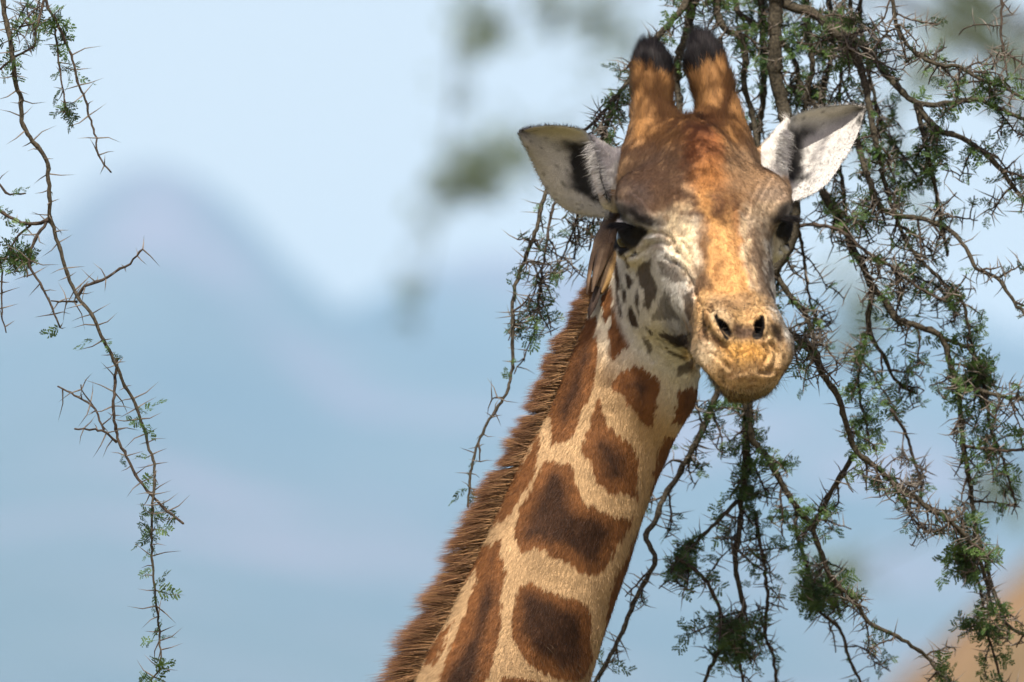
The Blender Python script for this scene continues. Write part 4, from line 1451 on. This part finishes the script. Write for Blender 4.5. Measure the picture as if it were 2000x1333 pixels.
def build_branch(tree, line, w0, w1, t0, t1, twigs=1.0, thorns=1.0, leaves=1.0, droop=.5, twig_len=(35, 120), mat=None, sides=7, tlen=(20, 52), step=None, lsz=1.0, lbase=.20):
    """one traced branch with its side twigs, thorns and leaves"""
    line = np.array(line, float)
    seg = np.concatenate([[0], np.cumsum(np.linalg.norm(np.diff(line, axis=0), axis=1))])
    tt = np.interp(seg, [0, seg[-1]], [t0, t1])
    q = catmull(np.column_stack([line, tt / KPX]), 9)
    m = len(q)
    q[1:-1, :2] += rng.normal(0, .9, (m - 2, 2))
    wob = (noise(np.column_stack([np.arange(m) / 9.0, np.full(m, rng.random() * 99), np.zeros(m)]), 3) - .5) * 60
    wob *= np.minimum(1, np.minimum(np.arange(m), m - 1 - np.arange(m)) / 8)
    q[:, 2] += wob * min(1, seg[-1] / 400)
    W = P(q[:, 0], q[:, 1], q[:, 2] * KPX)
    rad = knobby(m, np.linspace(w0 * 1.15, w1 * 1.15, m) * .5 * KPX)
    g = Geo()
    tube(g, W, rad, sides)
    br = add_obj('branch', g.mesh('branch'), mat or (M_BARK if w0 > 7 else M_TWIG), tree)
    T = unit(np.gradient(W, axis=0))
    tp, td, tl = [], [], []
    lp, ld, ls = [], [], []
    def spots(px, py):
        s = 0.0
        for (x, y, r, k) in LEAFSPOTS:
            s = max(s, k * math.exp(-((px - x) ** 2 + (py - y) ** 2) / (r * r)))
        return s
    def deck(Wp, Tn, step, dens_t, dens_l, lpx, root_skip=1):
        """thorn pairs and leaf tufts along a stem"""
        i = root_skip
        while i < len(Wp):
            ph = rng.uniform(0, 2 * pi)
            a = unit(np.cross(Tn[i], unit(rng.normal(0, 1, 3)))); b = np.cross(Tn[i], a)
            base = cos(ph) * a + sin(ph) * b
            base = unit(base - FW * (base @ FW) * .55)
            if rng.random() < dens_t:
                L = rng.uniform(*tlen) * KPX * (1 if rng.random() < .8 else .45)
                for sg in (-1, 1):
                    if rng.random() < .9:
                        d = unit(base * sg + Tn[i] * rng.uniform(-.35, .25) + np.cross(Tn[i], base) * .45 + rng.normal(0, .12, 3))
                        tp.append(Wp[i]); td.append(d); tl.append(L * rng.uniform(.8, 1.1))
            px, py, _ = project(Wp[i][None])
            k = dens_l * (lbase + 1.05 * spots(px[0], py[0]))
            nlf = rng.poisson(k)
            for _ in range(min(nlf, 5)):
                d = unit(rng.normal(0, 1, 3) + Tn[i] * .3 - UP * .25)
                lp.append(Wp[i] + rng.normal(0, .002, 3)); ld.append(d); ls.append(rng.uniform(20, 42) * KPX * lsz)
            i += step + rng.integers(0, 2)
    deck(W, T, step or (2 if w0 < 8 else 3), .75 * thorns * (1 if w0 < 14 else .35), .9 * leaves, 9)
    # side twigs
    def grow(p, d, L, w):
        n = max(4, int(L / 8))
        pl = [p]
        for k in range(n):
            d = unit(d + rng.normal(0, .17, 3) - UP * droop * .09)
            zz = unit(np.cross(d, FW)) * (.28 if k % 2 else -.28)
            p = p + unit(d + zz * rng.uniform(0, .6)) * 8 * KPX
            pl.append(p)
        pl = np.array(pl)
        tg = Geo()
        tube(tg, pl, knobby(len(pl), np.linspace(w, 2.3, len(pl)) * .5 * KPX, 2), 5)
        TWIGS.append((L, tg, br))
        Tt = unit(np.gradient(pl, axis=0))
        deck(pl, Tt, 1, .8 * thorns, .8 * leaves, 8)
        return pl, Tt
    ntw = rng.poisson(TW_MUL * twigs * seg[-1] / 52.0)
    for _ in range(ntw):
        i = int(rng.integers(2, max(3, m - 1)))
        L = rng.uniform(*twig_len) * (1.1 - .4 * i / m)
        d = unit(T[i] * .5 + rng.normal(0, .75, 3) * np.array([1, .7, 1]) - UP * droop * .6)
        pl, Tt = grow(W[i].copy(), d, L, min(5.2, max(w0 * .5, 3.0)))
        if L > 55:
            for _ in range(rng.poisson(1.3)):
                j = int(rng.integers(2, len(pl) - 1))
                grow(pl[j].copy(), unit(Tt[j] * .6 + rng.normal(0, .7, 3) - UP * droop * .4), rng.uniform(22, 55), 3.0)
    THORNS.extend(zip([br] * len(tp), tp, td, tl))
    LEAFLIST.extend(zip([br] * len(lp), lp, ld, ls))
    return br

def tree_root(label, group=None):
    o = add_obj('acacia_tree', None, label=label, category='tree')
    if group:
        o['group'] = group
    return o

def limb(tree, name, pts, r0, r1, sides=10):
    pts = catmull(pts, .06)
    g = Geo()
    nz_ = noise(np.column_stack([np.arange(len(pts)) / 4.0, np.full(len(pts), r0 * 991), np.zeros(len(pts))]), 4)
    tube(g, pts, np.linspace(r0, r1, len(pts)) * (.86 + .28 * nz_), sides)
    return add_obj(name, g.mesh(name), M_BARK, tree)

Z0 = lambda px, py, t: P(np.array(px, float), np.array(py, float), np.array(t, float))
# --- main tree: trunk and limbs outside the picture carry the hanging branches
tree = tree_root('thorny acacia with bare drooping branches hanging around the giraffe')
LEAFSPOTS = [(1440, 830, 60, 1.6), (1440, 900, 55, 1.6), (1450, 960, 45, 1.0), (1560, 1040, 55, 1.3), (1330, 1060, 45, 1.3), (1350, 1150, 45, 1.0), (1420, 1250, 40, 1.6), (1510, 1290, 35, 1.3),
             (1700, 800, 50, .9), (1745, 740, 45, .7), (1895, 640, 30, 1.3), (1905, 740, 36, 1.1), (1880, 1090, 30, 1.8), (1930, 1200, 35, 1.8), (1862, 1310, 25, 2.0), (1600, 1150, 40, 1.4),
             (1635, 520, 22, 2.0), (1770, 250, 45, .6), (1820, 330, 45, .7), (1890, 290, 45, .6), (1960, 180, 50, 1.0), (1880, 185, 50, .8), (1560, 60, 60, .9), (1470, 60, 80, .8), (1660, 380, 50, .6),
             (1380, 860, 40, 1.0), (1850, 50, 50, .5), (1950, 870, 40, 1.0), (1985, 950, 30, 1.4), (1210, 250, 40, .7), (1200, 180, 40, .6), (1050, 420, 40, .7), (1060, 620, 28, 1.5), (1090, 640, 15, 1.5), (905, 960, 25, 1.5),
             (1290, 40, 40, .6), (1690, 860, 50, 1.1), (1350, 1240, 40, 1.0), (1840, 580, 30, .7), (1770, 680, 40, .8), (1910, 840, 40, .8)]
B = lambda *a, **k: build_branch(tree, *a, **k)
B([(1518, -150), (1515, 0), (1514, 82), (1515, 148), (1525, 191), (1535, 231), (1548, 330), (1551, 430), (1538, 486), (1515, 525), (1494, 575), (1475, 680), (1460, 800)], 27, 17, -.50, -.50, twigs=.7, leaves=.5)
B([(1540, -120), (1532, 0), (1585, 23), (1624, 60), (1657, 89), (1680, 132), (1694, 185), (1707, 264), (1723, 323)], 20, 9, -.55, -.42)
B([(1628, 55), (1664, 73), (1697, 106), (1730, 145), (1763, 181), (1790, 201), (1829, 205), (1908, 195), (1941, 208), (1994, 231), (2060, 250)], 13, 6, -.52, -.35, leaves=1.4)
B([(1790, 201), (1812, 234), (1839, 257), (1879, 271), (1928, 304), (1968, 347), (1991, 380), (2050, 430)], 11, 7, -.42, -.35, leaves=1.5)
B([(1735, -120), (1743, 0), (1753, 56), (1783, 99), (1829, 125), (1875, 132), (1915, 155), (1961, 172), (2040, 215)], 8, 5, -.35, -.30, leaves=.5)
B([(1790, 205), (1799, 244), (1809, 284), (1819, 330), (1829, 380), (1839, 439), (1850, 500)], 10, 5, -.44, -.5, leaves=1.4)
B([(1660, 210), (1680, 297), (1697, 350), (1714, 395), (1741, 417), (1810, 431), (1852, 448), (1886, 483), (1907, 524), (1948, 545), (1976, 583), (2000, 614), (2040, 660)], 11, 5, -.5, -.35)
B([(1575, 300), (1600, 360), (1621, 400), (1648, 441), (1666, 486), (1686, 521), (1700, 555), (1728, 586), (1748, 621), (1776, 631), (1817, 645), (1842, 662), (1855, 711), (1869, 755), (1876, 807), (1882, 872), (1894, 940), (1906, 1032), (1922, 1088), (1938, 1148), (1954, 1184), (1966, 1220), (2010, 1245)], 14, 6, -.52, -.45, twigs=.9)
B([(1707, 559), (1700, 593), (1697, 624), (1703, 662), (1728, 697), (1741, 731), (1762, 752), (1790, 769)], 11, 4, -.5, -.55, leaves=1.5)
B([(1693, 650), (1683, 704), (1676, 745), (1683, 797), (1693, 831), (1700, 880)], 7, 4, -.52, -.5, leaves=1.5)
B([(1510, 520), (1534, 565), (1569, 610), (1583, 641), (1593, 686), (1600, 720)], 11, 7, -.5, -.45, leaves=.5)
B([(1490, 630), (1521, 641), (1586, 683), (1607, 731), (1638, 776), (1648, 815), (1656, 840), (1670, 880), (1706, 908), (1738, 936), (1778, 964), (1818, 996), (1850, 1012), (1886, 1048), (1914, 1096), (1930, 1152)], 12, 7, -.30, -.42, twigs=.8, leaves=.7)
B([(1670, 888), (1638, 936), (1610, 988), (1590, 1032), (1602, 1072), (1618, 1120), (1634, 1140), (1670, 1176), (1698, 1216), (1746, 1240), (1802, 1276), (1826, 1304), (1860, 1340)], 9, 6, -.36, -.45, twigs=.8)
B([(1430, 700), (1395, 780), (1374, 834), (1345, 892), (1324, 929), (1295, 975), (1283, 1012), (1262, 1046), (1279, 1095), (1250, 1153), (1229, 1199), (1212, 1241), (1191, 1282), (1167, 1328), (1140, 1380)], 12, 7, -.55, -.45, twigs=.7, leaves=.8)
B([(1460, 740), (1457, 821), (1457, 904), (1449, 967), (1445, 1029), (1436, 1091), (1445, 1153), (1453, 1195), (1420, 1245), (1382, 1319), (1365, 1360)], 14, 6, -.52, -.55, twigs=1.2, leaves=1.3)
B([(1465, 800), (1468, 855), (1499, 892), (1523, 938), (1548, 979), (1582, 1025), (1602, 1079), (1619, 1124), (1640, 1200)], 13, 6, -.5, -.55, twigs=1.1, leaves=1.2)
B([(1440, 979), (1407, 1012), (1370, 1050), (1330, 1085), (1310, 1120)], 8, 4, -.54, -.5, leaves=1.4)
B([(1320, 1090), (1357, 1112), (1387, 1149), (1407, 1195), (1416, 1236), (1436, 1270), (1449, 1319), (1455, 1360)], 7, 5, -.5, -.55, leaves=1.2)
B([(1475, 1000), (1482, 1050), (1494, 1112), (1499, 1174), (1494, 1236), (1511, 1290), (1520, 1360)], 7, 5, -.55, -.6, leaves=1.2)
B([(1555, 1000), (1560, 1060), (1585, 1130), (1600, 1190), (1640, 1230), (1660, 1290), (1690, 1350)], 7, 5, -.55, -.6, leaves=1.2)
B([(1355, -120), (1340, 0), (1313, 40), (1276, 84), (1246, 129), (1217, 173), (1187, 210), (1146, 251), (1120, 265)], 15, 5, -.55, -.42, twigs=1.4)
B([(1360, -80), (1345, 55), (1330, 95), (1322, 150), (1330, 240), (1322, 330)], 20, 9, -.6, -.6, twigs=.8)
B([(1395, -100), (1405, 40), (1446, 73), (1457, 114), (1452, 158), (1470, 230), (1490, 330)], 14, 8, -.58, -.55)
B([(1478, -100), (1490, 60), (1492, 151), (1488, 218), (1480, 290), (1500, 400)], 14, 9, -.65, -.65)
B([(1570, -80), (1579, 58), (1587, 133), (1574, 206), (1590, 300)], 12, 9, -.62, -.6)
B([(1612, -60), (1626, 88), (1612, 160), (1608, 220), (1640, 330), (1655, 440)], 10, 7, -.66, -.62)
B([(1430, -80), (1440, 20), (1500, 60), (1548, 110), (1566, 170), (1600, 215)], 12, 7, -.7, -.6)
B([(1650, -80), (1662, 20), (1650, 100), (1640, 180), (1648, 250)], 8, 5, -.6, -.55)
B([(1690, -80), (1680, 20), (1690, 90), (1702, 160), (1720, 240), (1760, 300), (1800, 360)], 8, 5, -.6, -.6)
B([(1535, 400), (1560, 450), (1572, 520), (1580, 580), (1600, 640)], 7, 4, -.5, -.6, leaves=.5)
B([(1545, 440), (1600, 440), (1640, 450), (1690, 490), (1740, 520), (1790, 560), (1850, 590)], 7, 4, -.5, -.4, leaves=.6)
B([(1660, 480), (1680, 500), (1730, 515), (1790, 540), (1830, 560), (1860, 595)], 6, 4, -.5, -.6, leaves=.7)
B([(1720, 330), (1740, 400), (1770, 470), (1790, 500), (1830, 540), (1880, 590), (1890, 640), (1905, 700), (1910, 760), (1920, 800)], 8, 4, -.45, -.5, leaves=1.2)
B([(1842, 662), (1870, 672), (1900, 690), (1925, 760), (1935, 840), (1960, 900), (1985, 990)], 7, 4, -.48, -.5, leaves=1.3)
B([(1869, 755), (1920, 765), (1960, 775), (2010, 782)], 8, 6, -.47, -.4, leaves=1.4)
B([(1882, 872), (1930, 878), (1975, 880), (2020, 878)], 6, 5, -.46, -.4)
B([(1740, 800), (1770, 850), (1785, 900), (1800, 950), (1790, 1000)], 6, 4, -.5, -.55, leaves=.7)
B([(1955, -80), (1957, 0), (1955, 60), (1960, 100), (1968, 150)], 6, 3, -.4, -.35, twigs=.4, leaves=.2)
B([(1906, 1010), (1900, 1090), (1915, 1150), (1925, 1220), (1945, 1290), (1960, 1350)], 6, 4, -.46, -.5, leaves=1.5)
B([(1850, 1012), (1875, 1045), (1890, 1080)], 6, 3, -.42, -.45, leaves=1.5)
B([(1738, 936), (1760, 975), (1790, 1020), (1815, 1042)], 5, 3, -.4, -.45, leaves=.8)
B([(1200, 190), (1180, 260), (1150, 320), (1110, 345), (1067, 376), (1046, 455), (1025, 507), (1006, 560), (1001, 612), (1001, 707), (993, 759), (972, 796), (946, 838), (928, 885), (917, 943), (914, 990)], 9, 4, -.45, -.25, twigs=.45, leaves=.8, twig_len=(25, 70))
B([(1125, 340), (1082, 402), (1067, 481), (1056, 560), (1046, 644)], 6, 3, -.45, -.4, twigs=1.0)
B([(1170, 300), (1130, 418), (1103, 492), (1072, 544)], 6, 3, -.45, -.5, twigs=1.0)
B([(1175, 250), (1190, 330), (1165, 420), (1150, 490)], 6, 3, -.5, -.5, twigs=1.0)
# limbs and trunk
trunk_x, trunk_y = 1.75, 1.35
trunk_pts = np.array([[trunk_x + .05, trunk_y, -.05], [trunk_x, trunk_y, 1.0], [trunk_x - .06, trunk_y + .03, 2.2], [trunk_x + .02, trunk_y - .02, 3.4], [trunk_x - .1, trunk_y - .05, 4.6], [trunk_x - .25, trunk_y - .12, 5.3]])
limb(tree, 'trunk', trunk_pts, .17, .11, 14)
top_ = trunk_pts[-1]
limb(tree, 'limb', np.array([top_, top_ + [-.35, -.25, .12], Z0(1900, -170, -.45), Z0(1680, -140, -.55), Z0(1500, -160, -.58), Z0(1330, -130, -.56), Z0(1100, -190, -.45)]), .075, .018)
limb(tree, 'limb', np.array([top_ - [.1, 0, .2], top_ + [-.2, -.35, .35], Z0(1700, -330, -.3), Z0(1200, -360, -.2), Z0(600, -300, -.15), Z0(200, -160, -.12), Z0(60, -130, -.10)]), .07, .014)
limb(tree, 'limb', np.array([top_, top_ + [.3, .4, .4], top_ + [.9, .8, .6], top_ + [1.7, 1.1, .5]]), .08, .02)
limb(tree, 'limb', np.array([top_ - [0, 0, .6], top_ + [.4, -.3, -.2], top_ + [1.0, -.5, .1], top_ + [1.6, -.9, -.1]]), .06, .02)

# --- leafy sprays of the same limb added above the picture to dapple the giraffe's forehead, near ear and cheek
def spray(line, targets):
    line = catmull(np.array(line, float), .03)
    g = Geo(); tube(g, line, np.linspace(.012, .004, len(line)), 6)
    br = add_obj('branch', g.mesh('branch'), M_BARK, tree)
    lp = np.concatenate([c + rng.normal(0, 1, (n, 3)) * np.array(r) for c, r, n in targets])
    g = Geo(); add_leaves(g, lp, rng.normal(0, 1, (len(lp), 3)), rng.uniform(.03, .055, len(lp)))
    add_obj('foliage', g.mesh('foliage', False), M_LEAF, br, kind='stuff')
    g = Geo()
    for q in lp[::3]:
        j = np.argmin(np.linalg.norm(line - q, axis=1))
        tube(g, np.array([line[j], (line[j] + q) / 2 + rng.normal(0, .006, 3), q]), np.array([.0022, .0018, .0012]), 4)
    add_obj('fine_twigs', g.mesh('fine_twigs'), M_TWIG, br, kind='stuff')
def above(px, py, t, dist):
    return P(np.array(px, float), np.array(py, float), np.array(t, float)) + S_DIR * dist
spray([Z0(1450, -345, -.24), above(1420, 160, -.1, .75), above(1370, 250, -.02, .9), above(1290, 290, -.03, .95), above(1180, 330, -.1, 1.0), above(1060, 330, -.15, 1.0)],
      [(above(1290, 150, -.13, .80), (.05, .05, .05), 36), (above(1340, 260, -.05, .85), (.05, .04, .04), 48), (above(1250, 330, -.02, .9), (.05, .04, .04), 55), (above(1110, 350, -.14, .95), (.05, .04, .05), 130), (above(1430, 250, -.06, .85), (.05, .04, .04), 30), (above(1270, 500, .02, .9), (.035, .03, .035), 90)])

for k in range(16):      # the crown over the trunk and limbs
    c = top_ + np.array([rng.uniform(-1.6, 2.0), rng.uniform(-.1, 1.6), rng.uniform(.5, 1.0)])
    base = top_ + (c - top_) * .25 + [0, 0, .1]
    spray([top_ - [0, 0, .05], base, (base + c) / 2 + rng.normal(0, .06, 3), c], [(c, (.24, .24, .10), 260), ((c + base) / 2, (.15, .15, .08), 60)])

# --- bare twigs hanging at the far left, from the long limb
LEAFSPOTS = [(290, 1030, 40, 1.2), (115, 30, 30, 2.2), (85, 45, 28, 1.6), (145, 45, 22, 1.5), (100, 95, 35, 1.6), (118, 150, 22, 1.5), (128, 200, 18, 2.4), (45, 115, 22, 1.2), (5, 110, 25, 1.2), (25, 395, 25, 2.2), (15, 440, 28, 2.2), (40, 500, 20, 1.8),
             (92, 640, 18, 2.6), (215, 660, 18, 2.4), (268, 805, 14, 1.6), (295, 1010, 18, 2.6), (300, 1060, 22, 2.4), (275, 1090, 18, 2.4), (335, 1085, 16, 2.4), (303, 1165, 18, 2.2), (310, 1240, 16, 1.6), (303, 1320, 12, 2.0)]
K = dict(twigs=0.0, thorns=1.3, leaves=2.4, tlen=(36, 68), step=2, lsz=1.15, lbase=.02)
B([(20, -140), (6, 0), (16, 57), (25, 104), (28, 148), (41, 195), (46, 246), (66, 277), (90, 312), (95, 362), (98, 420), (102, 434), (111, 466), (125, 514), (138, 550), (153, 580), (180, 616), (198, 655), (222, 703), (241, 747), (264, 790), (289, 866), (303, 918), (298, 985), (296, 1056), (301, 1142), (308, 1203), (313, 1270), (310, 1312), (294, 1330)], 9.5, 3, -.12, -.05, **K)
B([(228, 700), (225, 745), (222, 793), (230, 857), (251, 899), (270, 937), (308, 980), (358, 1023)], 5.5, 4.5, -.09, -.04, **K)
B([(228, 864), (199, 842), (146, 838)], 4.5, 3, -.08, -.06, **K)
B([(203, 840), (182, 795), (161, 781), (113, 755)], 4, 3, -.08, -.10, **K)
B([(182, 795), (165, 770), (158, 752)], 3, 2, -.09, -.08, **K)
B([(150, 582), (168, 559), (207, 544), (234, 526), (255, 514), (279, 487)], 6, 3, -.10, -.06, twigs=0, thorns=1.6, leaves=.1)
B([(98, 425), (75, 460), (61, 487), (58, 520), (78, 553), (96, 589), (117, 640)], 6, 3, -.11, -.09, **K)
B([(100, 425), (80, 435), (50, 438), (20, 425), (-20, 400)], 7, 5, -.11, -.13, twigs=0, thorns=.5, leaves=1.5)
B([(60, 440), (35, 460), (20, 490), (28, 520)], 4, 3, -.12, -.12, twigs=.8, thorns=.6, leaves=1.6)
B([(150, 590), (130, 590), (100, 588)], 4, 2.5, -.10, -.06, **K)
B([(95, -130), (91, 0), (104, 31), (123, 69), (142, 117), (154, 167), (167, 195), (173, 227), (186, 261), (190, 290), (198, 315), (217, 337)], 6, 3, -.11, -.07, **K)
B([(90, -100), (85, 0), (72, 57), (66, 91), (31, 110), (0, 135), (-30, 150)], 6, 4, -.12, -.12, twigs=.3, thorns=1, leaves=1.2)
B([(104, 31), (110, 79), (117, 132), (123, 176), (132, 220)], 4, 2.5, -.11, -.09, twigs=.2, thorns=1, leaves=1.5)
B([(-30, 330), (0, 362), (12, 375), (30, 380), (50, 378)], 5, 3, -.12, -.12, twigs=.4, thorns=.6, leaves=1.4)
B([(-10, 480), (2, 514), (3, 580), (5, 625), (12, 650)], 4, 2.5, -.12, -.12, twigs=0, thorns=1.2, leaves=.4)

TWIGS.sort(key=lambda e: -e[0])
for L, g, br in TWIGS[:280]:
    add_obj('twig', g.mesh('twig'), M_TWIG, br)
rest = Geo()
for L, g, br in TWIGS[280:]:
    rest.add(np.concatenate(g.v), np.concatenate(g.q), np.concatenate(g.t))
from mathutils import Matrix
def largest(items, n=290):
    pos = np.array([i[1] for i in items]); d = unit(np.array([i[2] for i in items])); ln = np.array([i[3] for i in items])
    px, py, _ = project(pos)
    seen = (px > 0) & (px < 2000) & (py > 0) & (py < 1333) & ~((px > 1180) & (px < 1560) & (py > 120) & (py < 780))
    sc = ln * np.sqrt(np.maximum(1 - (d @ FW) ** 2, .02)) * seen
    o = np.argsort(-sc)
    return o[:n], o[n:], pos, d, ln
big, small, pos, d, ln = largest(THORNS)
tg = Geo(); add_thorns(tg, np.zeros((1, 3)), np.array([[1., 0, 0]]), np.array([1.0]), .07)
thorn_me = tg.mesh('thorn', False); thorn_me.materials.append(M_THORN)
def place(name, me, br, p, R3, sx, sy):
    o = bpy.data.objects.new(name, me); COL.objects.link(o); o.parent = br
    M = Matrix.Identity(4)
    for i in range(3):
        for j, sc in enumerate((sx, sy, sy)):
            M[i][j] = R3[j][i] * sc
        M[i][3] = p[i]
    o.matrix_local = M
RR = rotmat(d, rng.uniform(0, 2 * pi, len(d)))
for k in big:
    place('thorn', thorn_me, THORNS[k][0], pos[k], RR[k], ln[k], 4.0 * KPX / .07)
g = Geo(); add_thorns(g, pos[small], d[small], ln[small], 3.5 * KPX)
add_obj('thorns', g.mesh('thorns', False), M_THORN, tree, kind='stuff')
big, small, pos, d, ln = largest(LEAFLIST)
leaf_me = []
for tv, tq in LEAVES:
    tv = tv.copy(); tv[:, 2] -= .2 * tv[:, 0] ** 2
    m_ = make_mesh('leaf', tv, tq, False); m_.materials.append(M_LEAF); leaf_me.append(m_)
RR = rotmat(d, rng.uniform(0, 2 * pi, len(d)))
for k in big:
    place('leaf', leaf_me[int(rng.integers(0, len(leaf_me)))], LEAFLIST[k][0], pos[k], RR[k], ln[k], ln[k])
g = Geo(); add_leaves(g, pos[small], d[small], ln[small])
add_obj('foliage', g.mesh('foliage', False), M_LEAF, tree, kind='stuff')
print('thorns', len(THORNS), 'leaves', len(LEAFLIST))
if rest.n:
    add_obj('fine_twigs', rest.mesh('fine_twigs'), M_TWIG, tree, kind='stuff')

# --- a second acacia some way behind, out of focus
far = tree_root('leafy acacia standing well behind the giraffe, blurred by distance')
FT = -38.0
def far_branch(pts, t, blobs):
    q = catmull(np.column_stack([np.array(pts, float), np.full(len(pts), t / KPX)]), 12)
    W = P(q[:, 0], q[:, 1], q[:, 2] * KPX)
    g = Geo(); tube(g, W, np.linspace(.012, .004, len(W)), 6)
    br = add_obj('branch', g.mesh('branch'), M_BARK, far)
    lp, ld, ls = [], [], []
    for (x, y, rx, ry, n) in blobs:
        xs = rng.normal(x, rx, n); ys = rng.normal(y, ry, n)
        lp.append(P(xs, ys, t + rng.normal(0, .35, n)))
    if lp:
        lp = np.concatenate(lp); n = len(lp)
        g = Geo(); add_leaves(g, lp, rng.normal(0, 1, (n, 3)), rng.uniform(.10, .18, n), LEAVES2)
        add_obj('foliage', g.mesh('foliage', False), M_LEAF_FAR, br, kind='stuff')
far_branch([(1500, -150), (1300, -40), (1150, 10), (1010, 30), (930, 70), (890, 110)], FT, [(935, 60, 18, 16, 26), (1070, 25, 50, 25, 16), (1180, 60, 45, 40, 40), (900, 150, 10, 25, 6)])
far_branch([(1400, -150), (1250, 150), (1120, 240), (1000, 280), (920, 330), (880, 390)], FT - 2, [(965, 300, 30, 16, 40), (900, 360, 20, 16, 44), (1050, 280, 40, 30, 12)])
far_branch([(1000, -170), (900, 40), (890, 180), (870, 330), (850, 450), (830, 560), (812, 660)], FT - 4, [(850, 460, 12, 40, 5), (815, 610, 10, 40, 7), (890, 180, 10, 30, 4)])
far_branch([(1700, -150), (1820, -40), (1900, 40), (1960, 120), (1990, 200)], FT, [(1890, 30, 40, 35, 50), (1970, 110, 30, 50, 34), (1810, 150, 30, 30, 16)])
far_branch([(1650, -150), (1700, 100), (1740, 250), (1720, 420), (1670, 560), (1660, 660)], FT - 3, [(1668, 620, 20, 40, 34), (1720, 300, 35, 50, 26), (1800, 420, 40, 40, 10)])
far_branch([(2100, 500), (2040, 750), (1990, 880), (1960, 960), (1700, 1100), (1640, 1130)], FT, [(1960, 960, 30, 25, 30), (1650, 1120, 25, 22, 22)])
fx, fy = 3.9, 38.5
limb(far, 'trunk', np.array([[fx, fy, -.05], [fx + .05, fy, 1.5], [fx - .05, fy, 3.0], [fx + .1, fy, 4.6], [fx, fy, 6.4]]), .22, .13, 14)
ft = np.array([fx, fy, 6.4])
for (x, y, t) in ((1500, -150, FT), (1400, -150, FT - 2), (1000, -170, FT - 4), (1700, -150, FT), (1650, -150, FT - 3), (2100, 500, FT)):
    e = Z0(x, y, t)
    s0 = ft if y < 0 else np.array([fx, fy, 5.0])
    limb(far, 'limb', np.array([s0, s0 * .6 + e * .4 + [0, 0, .25], e]), .05, .012)
